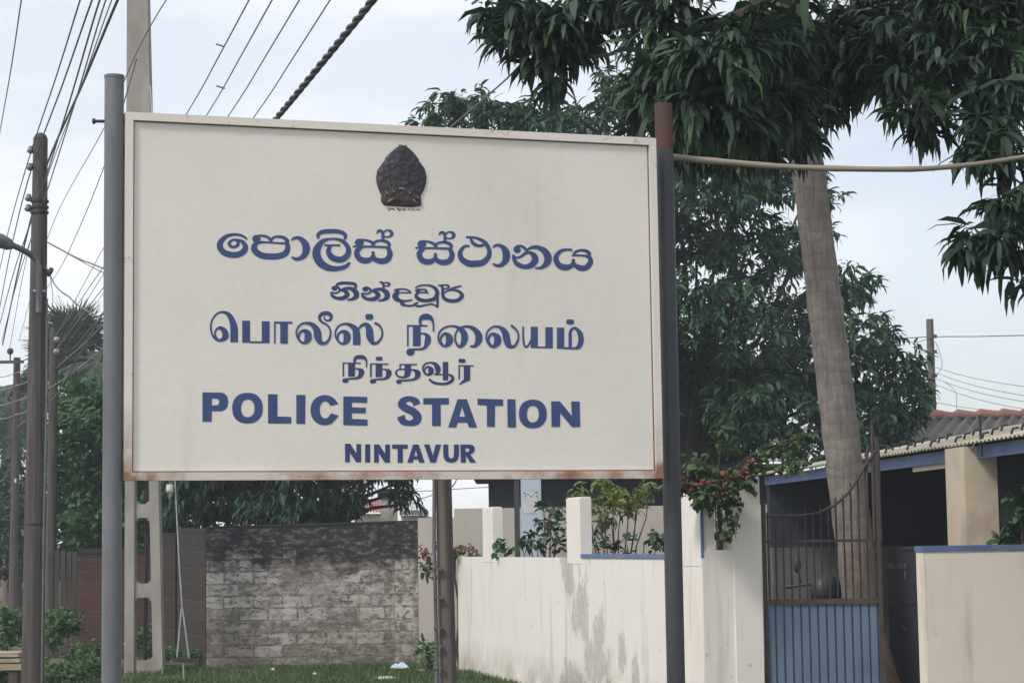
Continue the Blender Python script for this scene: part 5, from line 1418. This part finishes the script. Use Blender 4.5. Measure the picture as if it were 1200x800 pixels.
# ------------------------------------------------------------------ shrubs, flowers, weeds
def shrub(name, lst, d, m_, L, W, per, dens, label, cat='shrub', droop=.8, up=.2, base_px=None, base_d=None, stem=True, dj=.25, via=None, flowers=None, shell=.3, fl=None):
    bl_ = [(P(px, py, d + rng.uniform(-dj, dj)), r / F * d) for (px, py, r) in lst]
    b0 = G(base_px, base_d or d) if base_px else Vector((bl_[0][0].x, d, 0))
    t_ = thing(name, b0, label, cat)
    cen, axz, own = blob_points(bl_, dens, rng, shell, .9)
    leaves('foliage', cen, axz, m_, t_, L, W, per, droop, .6, rng, up=up, jit=.25)
    if stem:
        mb = MB()
        if via:
            limb(mb, b0 + Vector((0, 0, -.05)), via, .022, .016, rng, 0, 5, .03)
            for (c_, r_) in bl_: limb(mb, via, c_, .009, .003, rng, .12, 6, .03)
        else:
            for (c_, r_) in bl_: limb(mb, b0 + Vector((0, 0, -.05)), c_, .014, .005, rng, .05, 6, .03)
        mb.build('stem', M['bark'], t_)
    if flowers:
        cf = np.array([P(px, py, d - .12 + rng.uniform(-.1, .1)) for (px, py) in flowers])
        cf = np.repeat(cf, 2, axis=0) + rng.normal(0, .03, (len(flowers) * 2, 3))
        tag(leaves('flowers', cf, None, M['bract'], t_, .05, .04, 5, .5, .6, rng, up=.3, jit=.3), None, None, None, 'stuff')
    return t_
shrub('bougainvillea', [(800, 570, 16), (822, 560, 22), (845, 572, 22), (830, 585, 20), (856, 560, 16), (815, 545, 14), (848, 525, 8), (846, 508, 5), (870, 566, 12), (880, 545, 7), (895, 535, 7), (912, 525, 7), (930, 518, 6), (945, 512, 5), (890, 552, 7), (910, 548, 7), (928, 546, 6), (938, 542, 5), (857, 590, 12), (858, 612, 7), (855, 628, 5), (790, 575, 10)],
      17.4, M['boug_leaf'], .085, .05, 8, 700, 'bougainvillea with red bracts spilling over the white gate pier', 'bougainvillea', 1.0, .1, 842, 18.6, True, .1, P(840, 570, 17.75),
      [(788, 565), (793, 567), (797, 570), (875, 550), (878, 553), (873, 555), (830, 568), (822, 570), (836, 570), (790, 561), (846, 566)])
shrub('bougainvillea', [(500, 650, 10), (508, 662, 9), (495, 664, 8), (530, 648, 10), (545, 645, 9), (515, 640, 9), (505, 672, 6), (552, 648, 7)], 26.9, M['boug_leaf'], .09, .05, 8, 200, 'small bougainvillea with pink bracts at the far end of the white wall', 'bougainvillea', 1.0, .1, 535, 27.35, True, .1, P(533, 648, 27.2),
      [(496, 642), (500, 646), (495, 652), (501, 655), (540, 644), (547, 642), (551, 646), (533, 645)])
shrub('leafy_shrub', [(685, 578, 14), (700, 572, 18), (718, 578, 18), (735, 580, 16), (750, 575, 12), (708, 592, 15), (728, 595, 15), (745, 592, 10), (690, 590, 9), (716, 606, 10), (760, 570, 8), (704, 612, 7)], 22.6, M['yellow_leaf'], .13, .032, 12, 260, 'yellow-green feathery shrub standing behind the blue coping', 'shrub', 1.1, .25, 716, None, True, .2)
shrub('leafy_shrub', [(586, 634, 9), (592, 644, 9), (612, 640, 11), (630, 640, 13), (645, 628, 12), (650, 640, 14), (638, 612, 9), (655, 614, 9), (622, 630, 9), (646, 600, 6), (637, 590, 5)], 25.0, M['mango_mid'], .12, .06, 8, 170, 'dark leafy shrub between two white wall piers, before the blue pillar', 'shrub', .8, .2, 630)
shrub('leafy_shrub', [(700, 638, 12), (715, 632, 12), (735, 638, 13), (755, 634, 13), (770, 632, 14), (690, 628, 8), (785, 636, 10)], 21.9, M['mango_mid'], .10, .05, 8, 220, 'low green shrub showing above the blue coping', 'shrub', .8, .2, 735)
shrub('leafy_shrub', [(840, 610, 10), (842, 628, 9), (838, 595, 9)], 18.9, M['mango_mid'], .11, .05, 8, 150, 'dark leaves seen in the opening beside the gate pier', 'shrub', .8, .2, 840)
shrub('leafy_shrub', [(1192, 590, 14), (1200, 610, 18), (1188, 625, 16), (1215, 595, 20), (1175, 632, 6), (1205, 575, 12), (1230, 615, 22)], 18.6, M['bush'], .13, .06, 8, 200, 'green shrub beside the cream column at the right edge', 'shrub', .8, .2, 1200)
shrub('weed_plant', [(497, 755, 6), (503, 763, 7), (495, 767, 6), (508, 756, 5), (501, 771, 6)], 26.4, M['weed'], .13, .05, 7, 120, 'small leafy weed at the foot of the block wall pier', 'weed', .9, .3, 501)
wl = [([(20, 735, 24), (5, 725, 24), (35, 745, 16), (10, 750, 22)], 27, 'leafy weeds behind the plank stack'), ([(70, 730, 18), (82, 735, 18), (62, 748, 16), (78, 722, 12)], 29, 'knee high weeds in front of the fence boards'),
      ([(70, 785, 20), (90, 790, 18), (108, 782, 18), (60, 795, 16)], 24.8, 'low weeds between the nearest timber pole and the left sign post'), ([(165, 750, 14), (175, 742, 12), (155, 760, 14), (180, 760, 12)], 28.6, 'weeds growing behind the lattice pole'),
      ([(105, 762, 14), (85, 768, 12), (118, 770, 10)], 27.5, 'weeds at the foot of the red brick stub'), ([(5, 790, 16), (30, 795, 14)], 24.4, 'weeds under the plank stack'), ([(205, 765, 10), (225, 768, 8), (192, 770, 8)], 28.4, 'weeds at the foot of the brown wall panel')]
for lst, d, lab in wl: shrub('weed_clump', lst, d, M['weed'], .085, .04, 9, 700, lab, 'weeds', .8, .4, None, None, False, .5)

# grass blades over the verge
def grass_patch(name, n, x0, x1, y0, y1, h, dens=None):
    x = rng.uniform(x0, x1, n); y = rng.uniform(y0, y1, n)
    keep = np.array([mnoise.noise(Vector((a * .9, b_ * .9, 0))) > -.32 for a, b_ in zip(x, y)])
    # not inside the white wall
    xw = A.x + (A.y - y) * .2504
    keep &= (x < xw - .03)
    x, y = x[keep], y[keep]; n = len(x)
    az = rng.uniform(0, 2 * np.pi, n); hh = h * rng.uniform(.4, 1.3, n); ln = rng.uniform(.1, .7, n) * hh; w = .006 * rng.uniform(.8, 1.6, n)
    V = np.zeros((n, 5, 3)); dx, dy = np.cos(az), np.sin(az)
    for i, (s, wf_) in enumerate(((0, 1), (.55, .8))):
        for j, sg in ((0, -1), (1, 1)):
            V[:, 2 * i + j, 0] = x - dy * w * wf_ * sg + dx * ln * s * s; V[:, 2 * i + j, 1] = y + dx * w * wf_ * sg + dy * ln * s * s; V[:, 2 * i + j, 2] = hh * s - .01
    V[:, 4, 0] = x + dx * ln; V[:, 4, 1] = y + dy * ln; V[:, 4, 2] = hh * .95
    o5 = np.arange(n) * 5
    li = np.stack([o5, o5 + 1, o5 + 3, o5 + 2, o5 + 2, o5 + 3, o5 + 4], 1).ravel(); tot = np.tile([4, 3], n); st_ = np.concatenate([[0], np.cumsum(tot)[:-1]])
    me = bpy.data.meshes.new(name); me.vertices.add(n * 5); me.vertices.foreach_set('co', V.astype(np.float32).ravel())
    me.loops.add(len(li)); me.loops.foreach_set('vertex_index', li.astype(np.int32)); me.polygons.add(len(tot))
    me.polygons.foreach_set('loop_start', st_.astype(np.int32)); me.polygons.foreach_set('loop_total', tot.astype(np.int32)); me.update(calc_edges=True)
    a = me.attributes.new('leafvar', 'FLOAT', 'POINT'); a.data.foreach_set('value', np.repeat(rng.beta(1.8, 2.4, n), 5).astype(np.float32))
    me.materials.append(M['grass']); o = bpy.data.objects.new(name, me); col.objects.link(o)
    return tag(o, 'short green grass growing along the walls', 'grass', None, 'stuff')
grass_patch('grass', 62000, -7.2, 1.6, 21.5, 28.0, .07)
grass_patch('grass', 45000, -10, 1.8, 11, 21.5, .06)

# ------------------------------------------------------------------ litter, planks
def crumple(name, px, d, sx_, sy_, h, m_, label, cat):
    c = G(px, d); n, m = 11, 9; vs_ = []
    for j in range(m):
        for i in range(n):
            u, v = i / (n - 1) * 2 - 1, j / (m - 1) * 2 - 1
            e = 1 - min(1, max(abs(u), abs(v)) ** 3)
            z = .02 + h * (.35 + .65 * e) * (.55 + .9 * abs(mnoise.noise(Vector((u * 2.1 + px, v * 2.1, d)))))
            r_ = 1 + .25 * mnoise.noise(Vector((u * 1.7, v * 1.7, px)))
            vs_.append(c + Vector((u * sx_ * .5 * r_, v * sy_ * .5 * r_, z)))
    mb = MB(); mb.add(vs_, [(j * n + i, j * n + i + 1, (j + 1) * n + i + 1, (j + 1) * n + i) for j in range(m - 1) for i in range(n - 1)])
    return tag(mb.build(name, m_, None, c), label, cat)
crumple('plastic_bag', 465, 26.8, .22, .2, .10, M['plastic_bag'], 'crumpled pale blue plastic bag lying on the grass', 'plastic bag')
crumple('paper_sheet', 447, 25.0, .26, .3, .035, M['paper'], 'crumpled whitish sheet of litter flat on the grass', 'litter')
crumple('paper_scrap', 490, 26.3, .09, .1, .05, M['plank'], 'small tan scrap of litter on grass near the slim pole', 'litter')
crumple('paper_scrap', 317, 26.9, .06, .06, .05, M['paper'], 'tiny white scrap of litter below the block wall', 'litter')
crumple('paper_scrap', 366, 25.9, .05, .06, .05, M['paper'], 'tiny pale scrap on the grass left of the crumpled sheet', 'litter')
gpl = 'planks in the stack by the timber pole'
for i, (y0, y1, lab) in enumerate(((763.5, 768.5, 'top'), (770.5, 775, 'second'), (776.5, 784, 'lowest'))):
    za, zb_ = P(10, y1, 24.2).z, P(10, y0, 24.2).z
    mb = MB(); c = G(-2 + i, 24.25); mb.box(c + Vector((-.15, 0, (za + zb_) / 2)), .9, .42, zb_ - za, .02 * (i - 1))
    tag(mb.build('plank', M['plank'], None, G(-2 + i, 24.25)), lab + ' pale sawn plank of the stack left of the nearest timber pole', 'plank', gpl)
tz_ = P(10, 784.5, 24.2).z
mb = MB(); mb.box(G(-28, 24.25) + Vector((0, 0, tz_ / 2)), .12, .36, tz_ - .002); tag(mb.build('support_block', M['timber'], None, G(-28, 24.25)), 'dark block holding up the left end of the plank stack', 'block')
mb = MB(); mb.box(G(20, 24.25) + Vector((0, 0, tz_ / 2)), .10, .36, tz_ - .002); tag(mb.build('support_block', M['timber'], None, G(20, 24.25)), 'dark block holding up the right end of the plank stack', 'block')
